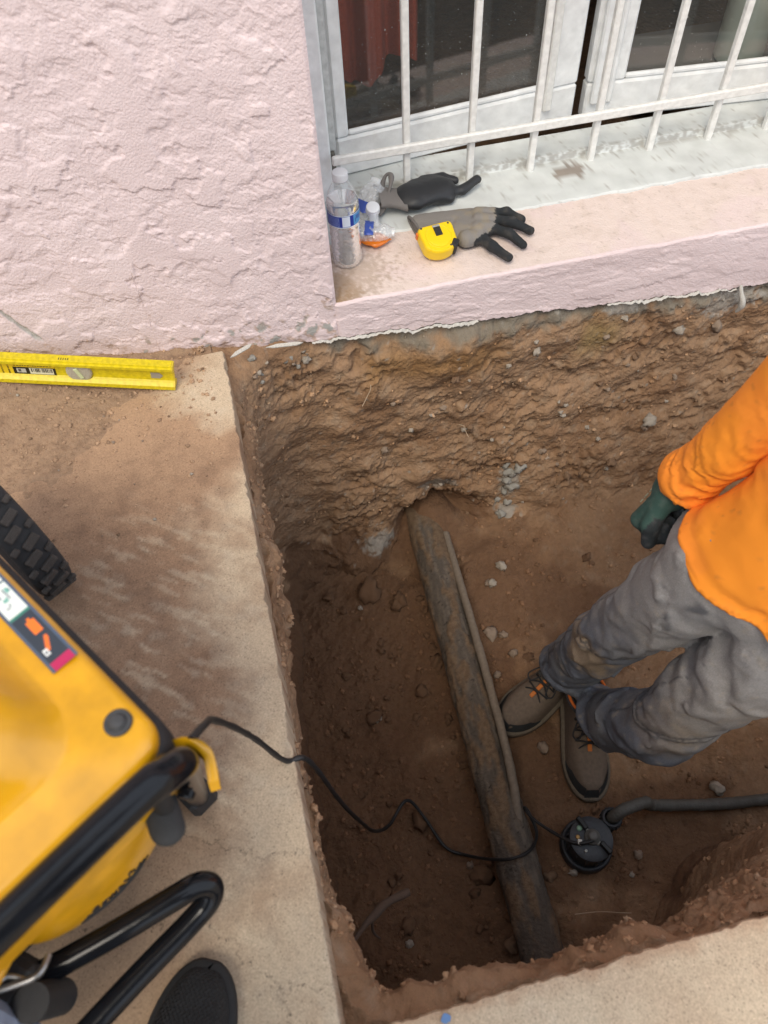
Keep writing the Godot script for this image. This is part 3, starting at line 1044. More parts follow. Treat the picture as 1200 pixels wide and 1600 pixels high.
func make_house():
	var house := thing("house", "pink stuccoed house wall with a barred white casement window", "house")
	# stucco skin left of the window
	var x0 := -1.15
	var pos := func(u: float, v: float) -> Vector3:
		var x := lerpf(x0, 0.0, u)
		var yb := pink_bottom(x)
		var y := lerpf(yb, 0.86, v)
		var edge := smooth(0.0, 0.006, -x)
		var z := stucco_height(x, y) + 0.001
		z += 0.006 * smooth(0.06, 0.0, y - yb) * n2.get_noise_2d(x * 8.0, y * 20.0)
		# a crack line left of the level and a trowel ridge
		var ln := absf((y - 0.115) + (x + 0.575) * 1.9 + 0.008 * n2.get_noise_1d(x * 60.0))
		z -= 0.004 * smooth(0.012, 0.0, ln) * smooth(0.05, 0.03, absf(y - 0.13))
		return Vector3(x, y, z * edge - 0.002 * (1.0 - edge))
	var col := func(p: Vector3) -> Color:
		var c := pink(p)
		var w := n2.get_noise_3dv(p * 26.0)
		var w2 := n2.get_noise_3dv(p * 70.0)
		var above := p.y - pink_bottom(p.x)
		# splashed soil and bared grey render at the foot, with ragged outlines
		var low := 0.045 + 0.04 * smooth(-0.35, -0.6, p.x)
		c = c.lerp(Color(0.40, 0.265, 0.18), 0.75 * smooth(0.0, 0.25, w * 0.8 + w2 * 0.35 + (low - above) * 6.0 - 0.10))
		c = c.lerp(Color(0.36, 0.35, 0.33), smooth(0.42, 0.5, w + 0.25 * bump(0.03, 0.03, above)) * smooth(0.10, 0.03, above))
		var ln := absf((p.y - 0.115) + (p.x + 0.575) * 1.9 + 0.008 * n2.get_noise_1d(p.x * 60.0))
		c = c.lerp(Color(0.42, 0.40, 0.38), smooth(0.011, 0.006, ln) * smooth(0.05, 0.035, absf(p.y - 0.13)))
		return c
	part("stucco_wall", grid(520, 410, pos, col, true), M.stucco, house)
	# masonry behind the skin
	part("wall", bevel_box(Vector3(4.0, 2.83, 0.40), 0.004), M.stucco_plain, house, Vector3(-2.002, 1.385, -0.204))
	part("footing", bevel_box(Vector3(4.0, 0.7, 0.30), 0.004), M.mortar, house, Vector3(-2.002, -0.385, -0.254))
	part("wall", bevel_box(Vector3(3.0, 3.4, 0.40), 0.004), M.stucco_plain, house, Vector3(2.83, 1.10, -0.204))
	part("wall", bevel_box(Vector3(1.33, 1.5, 0.40), 0.004), M.stucco_plain, house, Vector3(0.665, 2.05, -0.204))
	part("footing", bevel_box(Vector3(1.33, 0.60, 0.36), 0.004), M.mortar, house, Vector3(0.664, -0.30, -0.222))
	# stuccoed window ledge: front face, worn nose, sloping top
	var prof := func(x: float, t: float) -> Vector2:       # returns (z, y)
		var yb := pink_bottom(x)
		var ye := 0.040 - 0.006 * x + 0.003 * n2.get_noise_2d(x * 12.0, 2.0)
		if t < 0.36:
			return Vector2(0.0, lerpf(yb, ye - 0.006, t / 0.36))
		if t < 0.42:
			var a := (t - 0.36) / 0.06 * PI / 2
			return Vector2(-0.006 + 0.006 * cos(a), ye - 0.006 + 0.006 * sin(a))
		var k := (t - 0.42) / 0.58
		return Vector2(lerpf(-0.006, -0.225, k), ye + 0.010 * k)
	var lpos := func(u: float, v: float) -> Vector3:
		var x := lerpf(-0.014, 1.34, u)
		var q: Vector2 = prof.call(x, v)
		var h := 0.0
		if v < 0.42:
			h = 0.6 * stucco_height(x * 0.6, q.y * 1.3, 0.15) + 0.0006 * n2.get_noise_2d(x * 40.0, q.y * 150.0)
			return Vector3(x, q.y, q.x + h + 0.003 - 0.006 * smooth(0.004, -0.010, x))
		h = 0.0009 * n2.get_noise_2d(x * 30.0, q.x * 30.0) + 0.0006 * n1.get_noise_2d(x * 5000.0, q.x * 5000.0) + 0.003 * maxf(0.0, n2.get_noise_2d(x * 12.0, q.x * 12.0) - 0.42)
		return Vector3(x, q.y + h, q.x + 0.004 * (1.0 - smooth(0.42, 0.46, v)))
	var lcol := func(p: Vector3) -> Color:
		var w := n2.get_noise_3dv(p * 20.0)
		var w2 := n2.get_noise_3dv(p * 80.0)
		if p.z > -0.004:
			return pink(p).lerp(Color(0.40, 0.30, 0.24), 0.7 * smooth(0.35, 0.5, w2) * smooth(0.03, 0.0, p.y - pink_bottom(p.x)))
		var c := Color(0.70, 0.585, 0.535).lerp(Color(0.65, 0.54, 0.485), smooth(-0.1, 0.5, w))
		c = c.lerp(Color(0.69, 0.56, 0.55), 0.5 * smooth(0.1, 0.4, n2.get_noise_3dv(p * 6.0)))
		# earth blown into the corner by the wall
		var heap := 1.0 - Vector2((p.x - 0.0) / 0.055, (p.z + 0.03) / 0.075).length()
		c = c.lerp(Color(0.30, 0.20, 0.115), smooth(-0.1, 0.35, heap + w * 0.5 + w2 * 0.3))
		var film := 1.0 - Vector2((p.x - 0.05) / 0.15, (p.z + 0.08) / 0.14).length()
		c = c.lerp(Color(0.42, 0.32, 0.25), 0.7 * smooth(0.1, 0.6, film + w2 * 0.7 - 0.15))
		c = c.lerp(Color(0.40, 0.33, 0.28), 0.5 * smooth(0.46, 0.56, w2 + 0.3 * w))
		return c
	part("window_ledge", grid(420, 120, lpos, lcol, true), M.stucco, house)
	# scabs of old paint hanging below the stucco
	for s in [[0.02, 0.19, 0.006], [0.19, 0.30, 0.007], [0.60, 0.80, 0.005], [0.80, 0.92, 0.006], [-0.06, 0.02, 0.005]]:
		var a: float = s[0]
		var b: float = s[1]
		var ww: float = s[2]
		var fpos := func(u: float, v: float) -> Vector3:
			var x := lerpf(a, b, u)
			var t := sin(u * PI)
			var drop := ww * (0.25 + 1.3 * absf(n2.get_noise_1d(x * 45.0)) + 0.7 * absf(n2.get_noise_1d(x * 120.0))) * smooth(-0.35, 0.1, n2.get_noise_1d(x * 14.0 + 3.0)) * sqrt(maxf(t, 0.0)) + 0.001
			var y := pink_bottom(x) + 0.002 - drop * v
			return Vector3(x, y, 0.007 + 0.005 * v + 0.003 * n2.get_noise_2d(x * 40.0, v))
		part("paint_flake", grid(60, 3, fpos, null, true), M.old_paint, house)
	var curl := spline([Vector3(0.925, -0.115, 0.012), Vector3(0.928, -0.135, 0.022), Vector3(0.934, -0.16, 0.030), Vector3(0.932, -0.185, 0.024)], 6)
	var rr := []
	for i in curl.size():
		rr.append(0.0015 + 0.006 * sin(PI * i / (curl.size() - 1.0)))
	part("paint_flake", tube(curl, rr, 7, 0.003), M.old_paint, house)
	# painted timber sill, with the frame's lower board behind the bars
	var spos := func(u: float, v: float) -> Vector3:
		var x := lerpf(0.0, 1.33, u)
		var ragged := 0.004 * n2.get_noise_1d(x * 18.0)
		var path := [Vector2(-0.178, 0.046), Vector2(-0.179, 0.0545), Vector2(-0.183, 0.0575), Vector2(-0.322, 0.0605), Vector2(-0.3235, 0.063), Vector2(-0.326, 0.0735), Vector2(-0.330, 0.0755), Vector2(-0.402, 0.080), Vector2(-0.405, 0.078), Vector2(-0.405, 0.02)]
		var f := v * (path.size() - 1)
		var i := mini(int(f), path.size() - 2)
		var q: Vector2 = path[i].lerp(path[i + 1], f - i)
		var grainy := 0.0002 * n2.get_noise_2d(x * 8.0, q.x * 110.0) + 0.00015 * n2.get_noise_2d(x * 50.0, q.x * 50.0)
		return Vector3(x, q.y - 0.008 + grainy, q.x + (ragged + 0.002 * n2.get_noise_1d(x * 90.0)) * smooth(-0.22, -0.18, q.x))
	var scol := func(p: Vector3) -> Color:
		var w := n2.get_noise_3d(p.x * 14.0, p.y * 30.0, p.z * 50.0)
		var w2 := n2.get_noise_3d(p.x * 60.0, p.y * 60.0, p.z * 90.0)
		var c := Color(0.68, 0.71, 0.70).lerp(Color(0.65, 0.68, 0.665), smooth(-0.1, 0.4, w))
		c = c.lerp(Color(0.45, 0.44, 0.41), 0.45 * smooth(0.40, 0.6, w2 + 0.5 * w))
		var scuff := bump(0.60, 0.05, p.x + 0.3 * (p.z + 0.28)) * bump(-0.275, 0.03, p.z)
		c = c.lerp(Color(0.25, 0.20, 0.16), 0.85 * smooth(0.45, 0.6, scuff + w2 * 0.5))
		var grime := bump(-0.325, 0.012, p.z)
		c = c.lerp(Color(0.30, 0.28, 0.25), 0.6 * smooth(0.25, 0.6, grime * 0.5 + w2 * 0.8))
		return c
	part("timber_sill", grid(300, 72, spos, scol, true), M.white_wood, house)
	# outer frame
	part("frame_post", bevel_box(Vector3(0.062, 1.30, 0.085), 0.004), M.white_paint, house, Vector3(0.034, 0.70, -0.362))
	part("frame_strip", bevel_box(Vector3(0.016, 1.29, 0.02), 0.003), M.grey_paint, house, Vector3(0.0735, 0.715, -0.352))
	part("frame_post", bevel_box(Vector3(0.062, 1.30, 0.085), 0.004), M.white_paint, house, Vector3(1.296, 0.70, -0.362))
	part("frame_head", bevel_box(Vector3(1.20, 0.06, 0.085), 0.004), M.white_paint, house, Vector3(0.665, 1.318, -0.362))
	part("hinge", bevel_box(Vector3(0.010, 0.055, 0.012), 0.002), mat(lin(0.16, 0.15, 0.13), 0.7, 0.4), house, Vector3(0.0705, 0.13, -0.336))
	# two sashes standing a little open into the room
	for s in 2:
		var left: bool = s == 0
		var sash := part("window_sash", bevel_box(Vector3(0.58, 0.085, 0.036), 0.005), M.white_paint, house)
		sash.set_meta("label", "white casement sash ajar, %s" % ("hinged by the stucco corner" if left else "with scraped bottom rail"))
		var ang := deg_to_rad(6.6 if left else -5.6)
		sash.transform = Transform3D(Basis(Vector3.UP, ang), Vector3(0.085 if left else 1.262, 0.1155, -0.392) + Basis(Vector3.UP, ang) * Vector3(0.29 if left else -0.29, 0, 0))
		var inner := 0.085 if left else 0.088
		var outer := 0.030 if left else 0.05
		var xo := -0.29 if left else 0.29
		var sg := 1.0 if left else -1.0
		part("stile", bevel_box(Vector3(outer, 1.15, 0.035), 0.005), M.white_paint, sash, Vector3(xo + sg * outer / 2, 0.618, 0))
		part("stile", bevel_box(Vector3(inner, 1.15, 0.035), 0.005), M.white_paint, sash, Vector3(-xo - sg * inner / 2, 0.618, 0))
		part("top_rail", bevel_box(Vector3(0.58, 0.06, 0.036), 0.005), M.white_paint, sash, Vector3(0, 1.222, 0))
		part("glazing_bead", bevel_box(Vector3(0.58 - inner - outer, 0.012, 0.012), 0.004), M.white_paint, sash, Vector3(sg * (outer - inner) / 2, 0.0485, 0.008))
		part("glass_pane", bevel_box(Vector3(0.58 - inner - outer - 0.002, 1.15, 0.004), 0.0005), M.pane, sash, Vector3(sg * (outer - inner) / 2, 0.617, -0.004))
		if left:
			part("cover_strip", bevel_box(Vector3(0.020, 1.2, 0.012), 0.003), M.bar_paint, sash, Vector3(0.213, 0.60, 0.0238))
		else:
			part("cover_strip", bevel_box(Vector3(0.026, 1.2, 0.014), 0.004), M.white_paint, sash, Vector3(-0.267, 0.60, 0.0248))
			part("cover_strip", bevel_box(Vector3(0.012, 1.2, 0.010), 0.003), M.white_paint, sash, Vector3(-0.236, 0.60, 0.0228))
		# flecks of old paint on the glass
		var st := SurfaceTool.new()
		st.begin(Mesh.PRIMITIVE_TRIANGLES)
		for i in 330:
			var c := Vector3(rng.randf_range(-0.22, 0.2), 0.05 + 0.42 * pow(rng.randf(), 1.3), -0.0015)
			var r := rng.randf_range(0.0003, 0.0009) * (2.2 if rng.randf() < 0.06 else 1.0)
			for k in 5:
				var a1 := TAU * k / 5.0
				var a2 := TAU * (k + 1) / 5.0
				st.add_vertex(c)
				st.add_vertex(c + Vector3(cos(a2), sin(a2) * 1.3, 0) * r)
				st.add_vertex(c + Vector3(cos(a1), sin(a1) * 1.3, 0) * r)
		st.generate_normals()
		var fl := part("paint_flecks", st.commit(), M.old_paint, sash)
		fl.set_meta("kind", "stuff")
	# security grille
	var grille := part("window_grille", bevel_box(Vector3(1.255, 0.020, 0.011), 0.003), M.bar_paint, house, Vector3(0.69, 0.160, -0.2955))
	grille.set_meta("label", "white painted square security bars with one cross bar")
	part("cross_bar", bevel_box(Vector3(1.255, 0.020, 0.011), 0.003), M.bar_paint, grille, Vector3(0, 0.85, 0))
	for i in 8:
		var b := part("upright_bar", bevel_box(Vector3(0.0145, 1.25, 0.0145), 0.002), M.bar_paint, grille, Vector3(0.2255 + 0.1447 * i - 0.69, 0.513, -0.0131), Basis(Vector3(0, 0, 1), rng.randf_range(-0.003, 0.003)))
	# the dark room behind, closed on all sides
	for w in [[Vector3(5.0, 0.1, 3.0), Vector3(0.6, -0.70, -1.95)], [Vector3(5.0, 0.1, 3.0), Vector3(0.6, 2.5, -1.95)], [Vector3(5.0, 3.2, 0.1), Vector3(0.6, 0.9, -3.4)], [Vector3(0.1, 3.2, 3.0), Vector3(-1.9, 0.9, -1.95)], [Vector3(0.1, 3.2, 3.0), Vector3(3.1, 0.9, -1.95)], [Vector3(1.4, 0.70, 0.03), Vector3(0.66, -0.31, -0.425)]]:
		part("room_wall", bevel_box(w[0], 0.003), M.dark_room, house, w[1])
	part("room_shelf", bevel_box(Vector3(0.8, 0.03, 0.3), 0.004), M.dark_room, house, Vector3(1.3, 0.02, -0.72))
	var cloth := func(u: float, v: float) -> Vector3:  # red cloth added inside to stand in for a reflection in the pane
		return Vector3(lerpf(0.06, 0.36, u), lerpf(1.5, 0.12 + 0.03 * sin(u * 9.0), v), -0.72 + 0.022 * sin(u * 21.0 + v) + 0.01 * sin(u * 47.0))
	var cur := part("reflection_sheet", grid(60, 12, cloth, null, false), textured(mat(lin(0.42, 0.075, 0.035), 0.95), tex.weave, tex.weave_n, 8.0, 0.4), house)
	cur.set_meta("label", "dull red cloth added behind the left pane as its red reflection")
	var eave := part("roof", bevel_box(Vector3(8.0, 0.12, 4.2), 0.01), textured(mat(lin(0.30, 0.22, 0.18), 0.9), tex.mottle, null, 2.0), house, Vector3(0.5, 2.88, -1.9))
	eave.set_meta("label", "flat roof slab over the house")
	var jar := thing("jar", "pale green lidded jar standing inside behind the right window pane", "jar", Vector3(1.215, 0.035, -0.66))
	var jm := mat(lin(0.42, 0.47, 0.40), 0.35)
	part("body", lathe([Vector2(0, 0), Vector2(0.055, 0), Vector2(0.062, 0.01), Vector2(0.062, 0.15), Vector2(0.060, 0.155), Vector2(0.060, 0.175), Vector2(0.063, 0.18), Vector2(0.063, 0.26), Vector2(0.045, 0.30), Vector2(0.045, 0.31)], 32), jm, jar)
	part("lid", lathe([Vector2(0.047, 0.305), Vector2(0.05, 0.31), Vector2(0.05, 0.34), Vector2(0.046, 0.345), Vector2(0, 0.345)], 32), mat(lin(0.5, 0.52, 0.48), 0.4), jar)

# ---------------------------------------------------------------- on the window ledge
func clear_plastic(alpha := 0.16) -> StandardMaterial3D:
	var m := mat(Color(0.93, 0.95, 0.97, alpha), 0.05)
	m.transparency = BaseMaterial3D.TRANSPARENCY_ALPHA
	return m

func label_texture() -> ImageTexture:        # blue wrap with a pale panel and rows of tiny print
	var im := Image.create(512, 96, false, Image.FORMAT_RGB8)
	im.fill(Color(0.10, 0.20, 0.58))
	im.fill_rect(Rect2i(0, 0, 512, 5), Color(0.85, 0.9, 0.95))
	im.fill_rect(Rect2i(0, 91, 512, 5), Color(0.85, 0.9, 0.95))
	var r := RandomNumberGenerator.new()
	r.seed = 12
	im.fill_rect(Rect2i(40, 8, 90, 80), Color(0.28, 0.58, 0.80))
	im.fill_rect(Rect2i(150, 8, 40, 80), Color(0.82, 0.86, 0.92))
	im.fill_rect(Rect2i(300, 8, 120, 80), Color(0.24, 0.50, 0.76))
	for y in range(14, 86, 7):
		var x := 205
		while x < 290:
			var w := r.randi_range(3, 12)
			im.fill_rect(Rect2i(x, y, w, 3), Color(0.62, 0.70, 0.88))
			x += w + 4
	for x in range(50, 120, 6):
		im.fill_rect(Rect2i(x, 20 + (x * 7) % 22, 4, 30), Color(0.12, 0.22, 0.55))
	return ImageTexture.create_from_image(im)

func make_sill_things():
	var ledge := 0.0445
	# full bottle
	var b := thing("water_bottle", "clear plastic water bottle with blue label standing by the stucco corner", "bottle", Vector3(0.049, ledge, -0.118))
	var prof := [Vector2(0.0, 0.006), Vector2(0.012, 0.004), Vector2(0.024, 0.0), Vector2(0.029, 0.004), Vector2(0.0315, 0.014)]
	for i in 17:
		var y := 0.02 + 0.074 * i / 16.0
		prof.append(Vector2(0.0312 - 0.0011 * (0.5 + 0.5 * cos(i * TAU / 3.2)), y))
	prof.append_array([Vector2(0.0318, 0.098), Vector2(0.0312, 0.10), Vector2(0.0312, 0.126), Vector2(0.032, 0.129), Vector2(0.0315, 0.140), Vector2(0.028, 0.155), Vector2(0.021, 0.170), Vector2(0.0145, 0.180), Vector2(0.0125, 0.184), Vector2(0.0125, 0.190)])
	part("shell", lathe(prof, 48), clear_plastic(0.16), b)
	var wp := []
	for q in prof:
		if q.y < 0.146:
			wp.append(Vector2(maxf(q.x - 0.0007, 0.0), q.y + 0.0007))
	wp.append(Vector2(0.029, 0.146))
	wp.append(Vector2(0.0, 0.146))
	var water := mat(Color(0.97, 0.98, 0.985, 0.0), 0.02)
	water.refraction_enabled = true
	water.refraction_scale = 0.033
	part("water", lathe(wp, 48), water, b)
	var lm := mat(Color.WHITE, 0.35)
	lm.albedo_texture = label_texture()
	var lab := func(u: float, v: float) -> Vector3:
		var a := u * TAU * 0.999
		return Vector3(cos(a) * 0.0321, 0.100 + 0.026 * v, sin(a) * 0.0321)
	var lv := grid(48, 1, lab, null, false, false, func(p: Vector3) -> Vector2: return Vector2(fposmod(atan2(p.z, p.x) / TAU, 1.0), (0.126 - p.y) / 0.026))
	part("label", lv, lm, b, Vector3.ZERO, Basis(Vector3.UP, 0.5))
	var capm := mat(lin(0.66, 0.68, 0.72), 0.45)
	var cap := part("cap", lathe([Vector2(0.0128, 0.1845), Vector2(0.0150, 0.1845), Vector2(0.0152, 0.186), Vector2(0.0148, 0.1985), Vector2(0.0136, 0.2), Vector2(0, 0.2)], 36), capm, b)
	for i in 30:
		var a := TAU * i / 30.0
		part("rib", bevel_box(Vector3(0.0008, 0.010, 0.0008), 0.0002), capm, cap, Vector3(cos(a) * 0.0151, 0.192, sin(a) * 0.0151), Basis(Vector3.UP, -a))
	# two crushed ones
	crushed(Vector3(0.130, ledge + 0.030, -0.262), Vector3(0.40, 0.75, -0.35), 0.10, 0.027, 31, "crushed clear plastic bottle behind the full bottle", false)
	crushed(Vector3(0.118, ledge + 0.022, -0.165), Vector3(1.0, 0.03, 0.30), 0.085, 0.024, 57, "crumpled plastic bottle with orange drink dregs and white cap", true)
	# tape measure, standing on its base and leaning back a little
	var t := thing("tape_measure", "yellow tape measure with black clip grip beside the grey glove", "tape measure", Vector3(0.238, ledge + 0.0015, -0.062))
	t.basis = Basis(Vector3.UP, 0.12) * Basis(Vector3.RIGHT, -1.22)
	var yel := mat(lin(0.86, 0.58, 0.008), 0.35)
	var rings := []
	for s in [[-0.016, 0.90], [-0.0145, 0.96], [-0.010, 1.0], [0.010, 1.0], [0.0145, 0.96], [0.016, 0.90]]:
		var ring := []
		for p in tape_outline():
			var c := Vector2(0.0, 0.034)
			var q: Vector2 = c + (p - c) * s[1]
			ring.append(Vector3(q.x, q.y, s[0] + 0.017))
		rings.append(ring)
	var body := part("case", loft(rings), yel, t)
	part("face_ring", lathe([Vector2(0.0255, 0.0), Vector2(0.0262, 0.0016), Vector2(0.0272, 0.0016), Vector2(0.028, 0.0)], 40), yel, t, Vector3(0, 0.036, 0.0325), Basis(Vector3.RIGHT, PI / 2))
	part("face_disc", lathe([Vector2(0.0225, 0.0), Vector2(0.0215, 0.0012), Vector2(0.0, 0.0014)], 40), yel, t, Vector3(0, 0.036, 0.0325), Basis(Vector3.RIGHT, PI / 2))
	part("badge", bevel_box(Vector3(0.015, 0.021, 0.0016), 0.0006), mat(lin(0.03, 0.03, 0.028), 0.4), t, Vector3(0.002, 0.047, 0.0346))
	part("badge_plate", bevel_box(Vector3(0.0158, 0.0045, 0.0018), 0.0006), mat(lin(0.6, 0.6, 0.58), 0.3, 0.6), t, Vector3(0.002, 0.0595, 0.0347))
	part("grip", bevel_box(Vector3(0.014, 0.020, 0.0335), 0.003), M.black_rubber, t, Vector3(0.0275, 0.0135, 0.0185), Basis(Vector3(0, 0, 1), -0.65))
	for i in 6:
		part("grip_rib", bevel_box(Vector3(0.0016, 0.0165, 0.0322), 0.0005), yel, t, Vector3(-0.026 + 0.0085 * i, 0.0105 + 9.0 * pow(-0.026 + 0.0085 * i, 2.0), 0.0172))
	for s in [Vector3(-0.029, 0.062, 0.0332), Vector3(0.029, 0.060, 0.0332), Vector3(0.017, 0.010, 0.0334)]:
		part("screw", lathe([Vector2(0.0024, -0.001), Vector2(0.0022, 0.0006), Vector2(0.0, 0.0006)], 12), mat(lin(0.10, 0.09, 0.06), 0.4, 0.6), t, s, Basis(Vector3.RIGHT, PI / 2))
	part("hook", bevel_box(Vector3(0.004, 0.008, 0.016), 0.001), mat(lin(0.75, 0.18, 0.03), 0.4), t, Vector3(-0.0375, 0.058, 0.017))
	# gloves
	var up := Vector3.UP
	var g := thing("work_glove", "grey knit work glove with black fingers lying on the pink ledge", "glove", Vector3(0.30, ledge, -0.13))
	var flat := 0.42
	var kn := [Vector3(0.075, 0.019, -0.030), Vector3(0.070, 0.020, -0.008), Vector3(0.060, 0.018, 0.015), Vector3(0.030, 0.016, 0.035)]
	var mid := [Vector3(0.105, 0.020, -0.026), Vector3(0.105, 0.021, 0.012), Vector3(0.088, 0.018, 0.044), Vector3(0.044, 0.014, 0.070)]
	var tip := [Vector3(0.132, 0.012, -0.002), Vector3(0.136, 0.013, 0.040), Vector3(0.108, 0.011, 0.078), Vector3(0.066, 0.010, 0.108)]
	var bones := [[Vector3(-0.072, 0.015, -0.046), Vector3(0.03, 0.015, -0.030), 0.030, 0.034, up, flat], [Vector3(-0.078, 0.015, -0.012), Vector3(0.035, 0.016, 0.0), 0.032, 0.036, up, flat], [Vector3(-0.06, 0.014, 0.0), Vector3(0.02, 0.014, 0.012), 0.024, 0.028, up, flat]]
	for i in 4:
		bones.append([kn[i] - Vector3(0.03, 0, 0), kn[i], 0.020, 0.013])
		bones.append([kn[i], mid[i], 0.0112, 0.0105])
		bones.append([mid[i], tip[i], 0.0105, 0.0090])
	var gl := func(p: Vector3, n: Vector3) -> Color:
		var dk := -1.0
		for i in 4:
			var s := kn[i].lerp(mid[i], 0.15) as Vector3
			var dir := (tip[i] - kn[i]).normalized() as Vector3
			if (p - s).dot(dir) > 0.0 and (p - (kn[i] as Vector3).lerp(tip[i], clampf((p - kn[i]).dot(dir) / (tip[i] - kn[i]).length(), 0.0, 1.0))).length() < 0.026:
				dk = 1.0
		if p.y < 0.009 and p.x > -0.02:
			dk = 1.0
		var w := n2.get_noise_3dv(p * 30.0)
		if dk > 0.0:
			return Color(0.022, 0.024, 0.028).lerp(Color(0.06, 0.058, 0.055), smooth(0.0, 0.5, w))
		return Color(0.29, 0.27, 0.25).lerp(Color(0.33, 0.285, 0.22), smooth(-0.1, 0.4, w) * smooth(-0.05, 0.03, p.x))
	var gp := func(p: Vector3, d: float) -> float:
		var o := 0.0018 * n2.get_noise_3dv(p * 28.0)
		if p.x < -0.02:
			o += 0.0007 * sin((p.z - p.x * 0.2) * TAU / 0.0055)
		var crease := absf((p.x + 0.018) + (p.z + 0.01) * 0.55)
		o -= 0.006 * smooth(0.006, 0.0, crease) * smooth(0.035, 0.015, absf(p.z + 0.005))
		var open := maxf(-0.088 - p.x + 0.12 * p.z, 0.004 - p.y)
		return maxf(d - o, open)
	var gm := textured(mat(Color.WHITE, 0.85), tex.weave, tex.weave_n, 60.0, 0.8)
	gm.vertex_color_use_as_albedo = true
	part("knit", flesh(bones, 0.0030, 0.006, gp, gl), gm, g)
	var hem := []
	for i in 26:
		var a := TAU * i / 26.0
		hem.append(Vector3(-0.0885 + 0.12 * (-0.029 + 0.046 * cos(a)), 0.0145 + 0.0105 * sin(a), -0.029 + 0.046 * cos(a)))
	hem.append(hem[0])
	part("cuff_hem", tube(PackedVector3Array(hem), 0.0032, 8), textured(mat(lin(0.20, 0.185, 0.175), 0.9), tex.weave, tex.weave_n, 60.0, 0.8), g)
	var h := thing("work_glove", "black palmed work glove with turned-back grey cuff under the window bars", "glove", Vector3(0.240, ledge + 0.012, -0.255))
	h.scale = Vector3(1.05, 0.95, 1.05)
	bones = [[Vector3(-0.015, 0.022, 0.004), Vector3(0.045, 0.020, -0.010), 0.040, 0.034, up, 0.55], [Vector3(0.0, 0.022, -0.022), Vector3(0.035, 0.020, -0.028), 0.026, 0.026, up, 0.55],
		[Vector3(0.02, 0.020, -0.046), Vector3(0.062, 0.018, -0.048), 0.011, 0.010], [Vector3(0.062, 0.018, -0.048), Vector3(0.088, 0.012, -0.038), 0.010, 0.0085],
		[Vector3(0.04, 0.016, 0.004), Vector3(0.092, 0.012, 0.000), 0.011, 0.010], [Vector3(0.092, 0.012, 0.000), Vector3(0.130, 0.020, -0.018), 0.0105, 0.0095],
		[Vector3(0.03, 0.014, 0.012), Vector3(0.060, 0.010, 0.016), 0.016, 0.012]]
	var hp := func(p: Vector3, d: float) -> float:
		return maxf(d - 0.0016 * n2.get_noise_3dv(p * 34.0), 0.0005 - p.y)
	var blk := textured(mat(lin(0.024, 0.026, 0.030), 0.55), tex.weave, tex.paint_n, 40.0, 0.5)
	part("coated_palm", flesh(bones, 0.0032, 0.006, hp), blk, h)
	var knit := textured(mat(lin(0.22, 0.205, 0.195), 0.92), tex.weave, tex.weave_n, 60.0, 0.8)
	var cp := func(u: float, v: float) -> Vector3:
		var a := u * TAU
		var k := lerpf(1.0, 0.86, sin(v * PI))
		var q := Vector3(-0.035 - 0.052 * v, 0.018 + 0.016 * sin(a) * k + 0.012 * v, 0.006 + 0.038 * cos(a) * k - 0.014 * v)
		return q + Vector3(0, 0.002, 0.003) * n2.get_noise_3dv(q * 40.0)
	part("cuff", grid(40, 10, cp, null, false), knit, h)
	var fold := spline([Vector3(-0.092, 0.002, 0.022), Vector3(-0.075, 0.022, 0.012), Vector3(-0.058, 0.046, -0.012), Vector3(-0.052, 0.058, -0.030), Vector3(-0.062, 0.055, -0.036), Vector3(-0.078, 0.030, -0.020), Vector3(-0.094, 0.008, 0.004)], 7)
	var fr := []
	for i in fold.size():
		fr.append(0.0050 + 0.0015 * sin(i * 0.4))
	part("cuff_fold", tube(fold, fr, 9, 0.001), knit, h)

func tape_outline() -> Array:
	var out := []
	var r := 0.0335
	for i in 22:                     # round back and top
		var a := lerpf(PI * 1.02, -0.02, i / 21.0)
		out.append(Vector2(cos(a) * r * 1.08, 0.040 + sin(a) * r * 0.80))
	out.append_array([Vector2(0.0372, 0.026), Vector2(0.0385, 0.012), Vector2(0.0375, 0.004), Vector2(0.034, 0.0)])
	for i in 7:
		out.append(Vector2(lerpf(0.024, -0.028, i / 6.0), -0.0008))
	out.append_array([Vector2(-0.034, 0.001), Vector2(-0.0368, 0.006), Vector2(-0.037, 0.022)])
	for i in out.size():                # stands on its round side
		out[i] = Vector2(out[i].x, 0.066 - out[i].y)
	out.reverse()
	return out

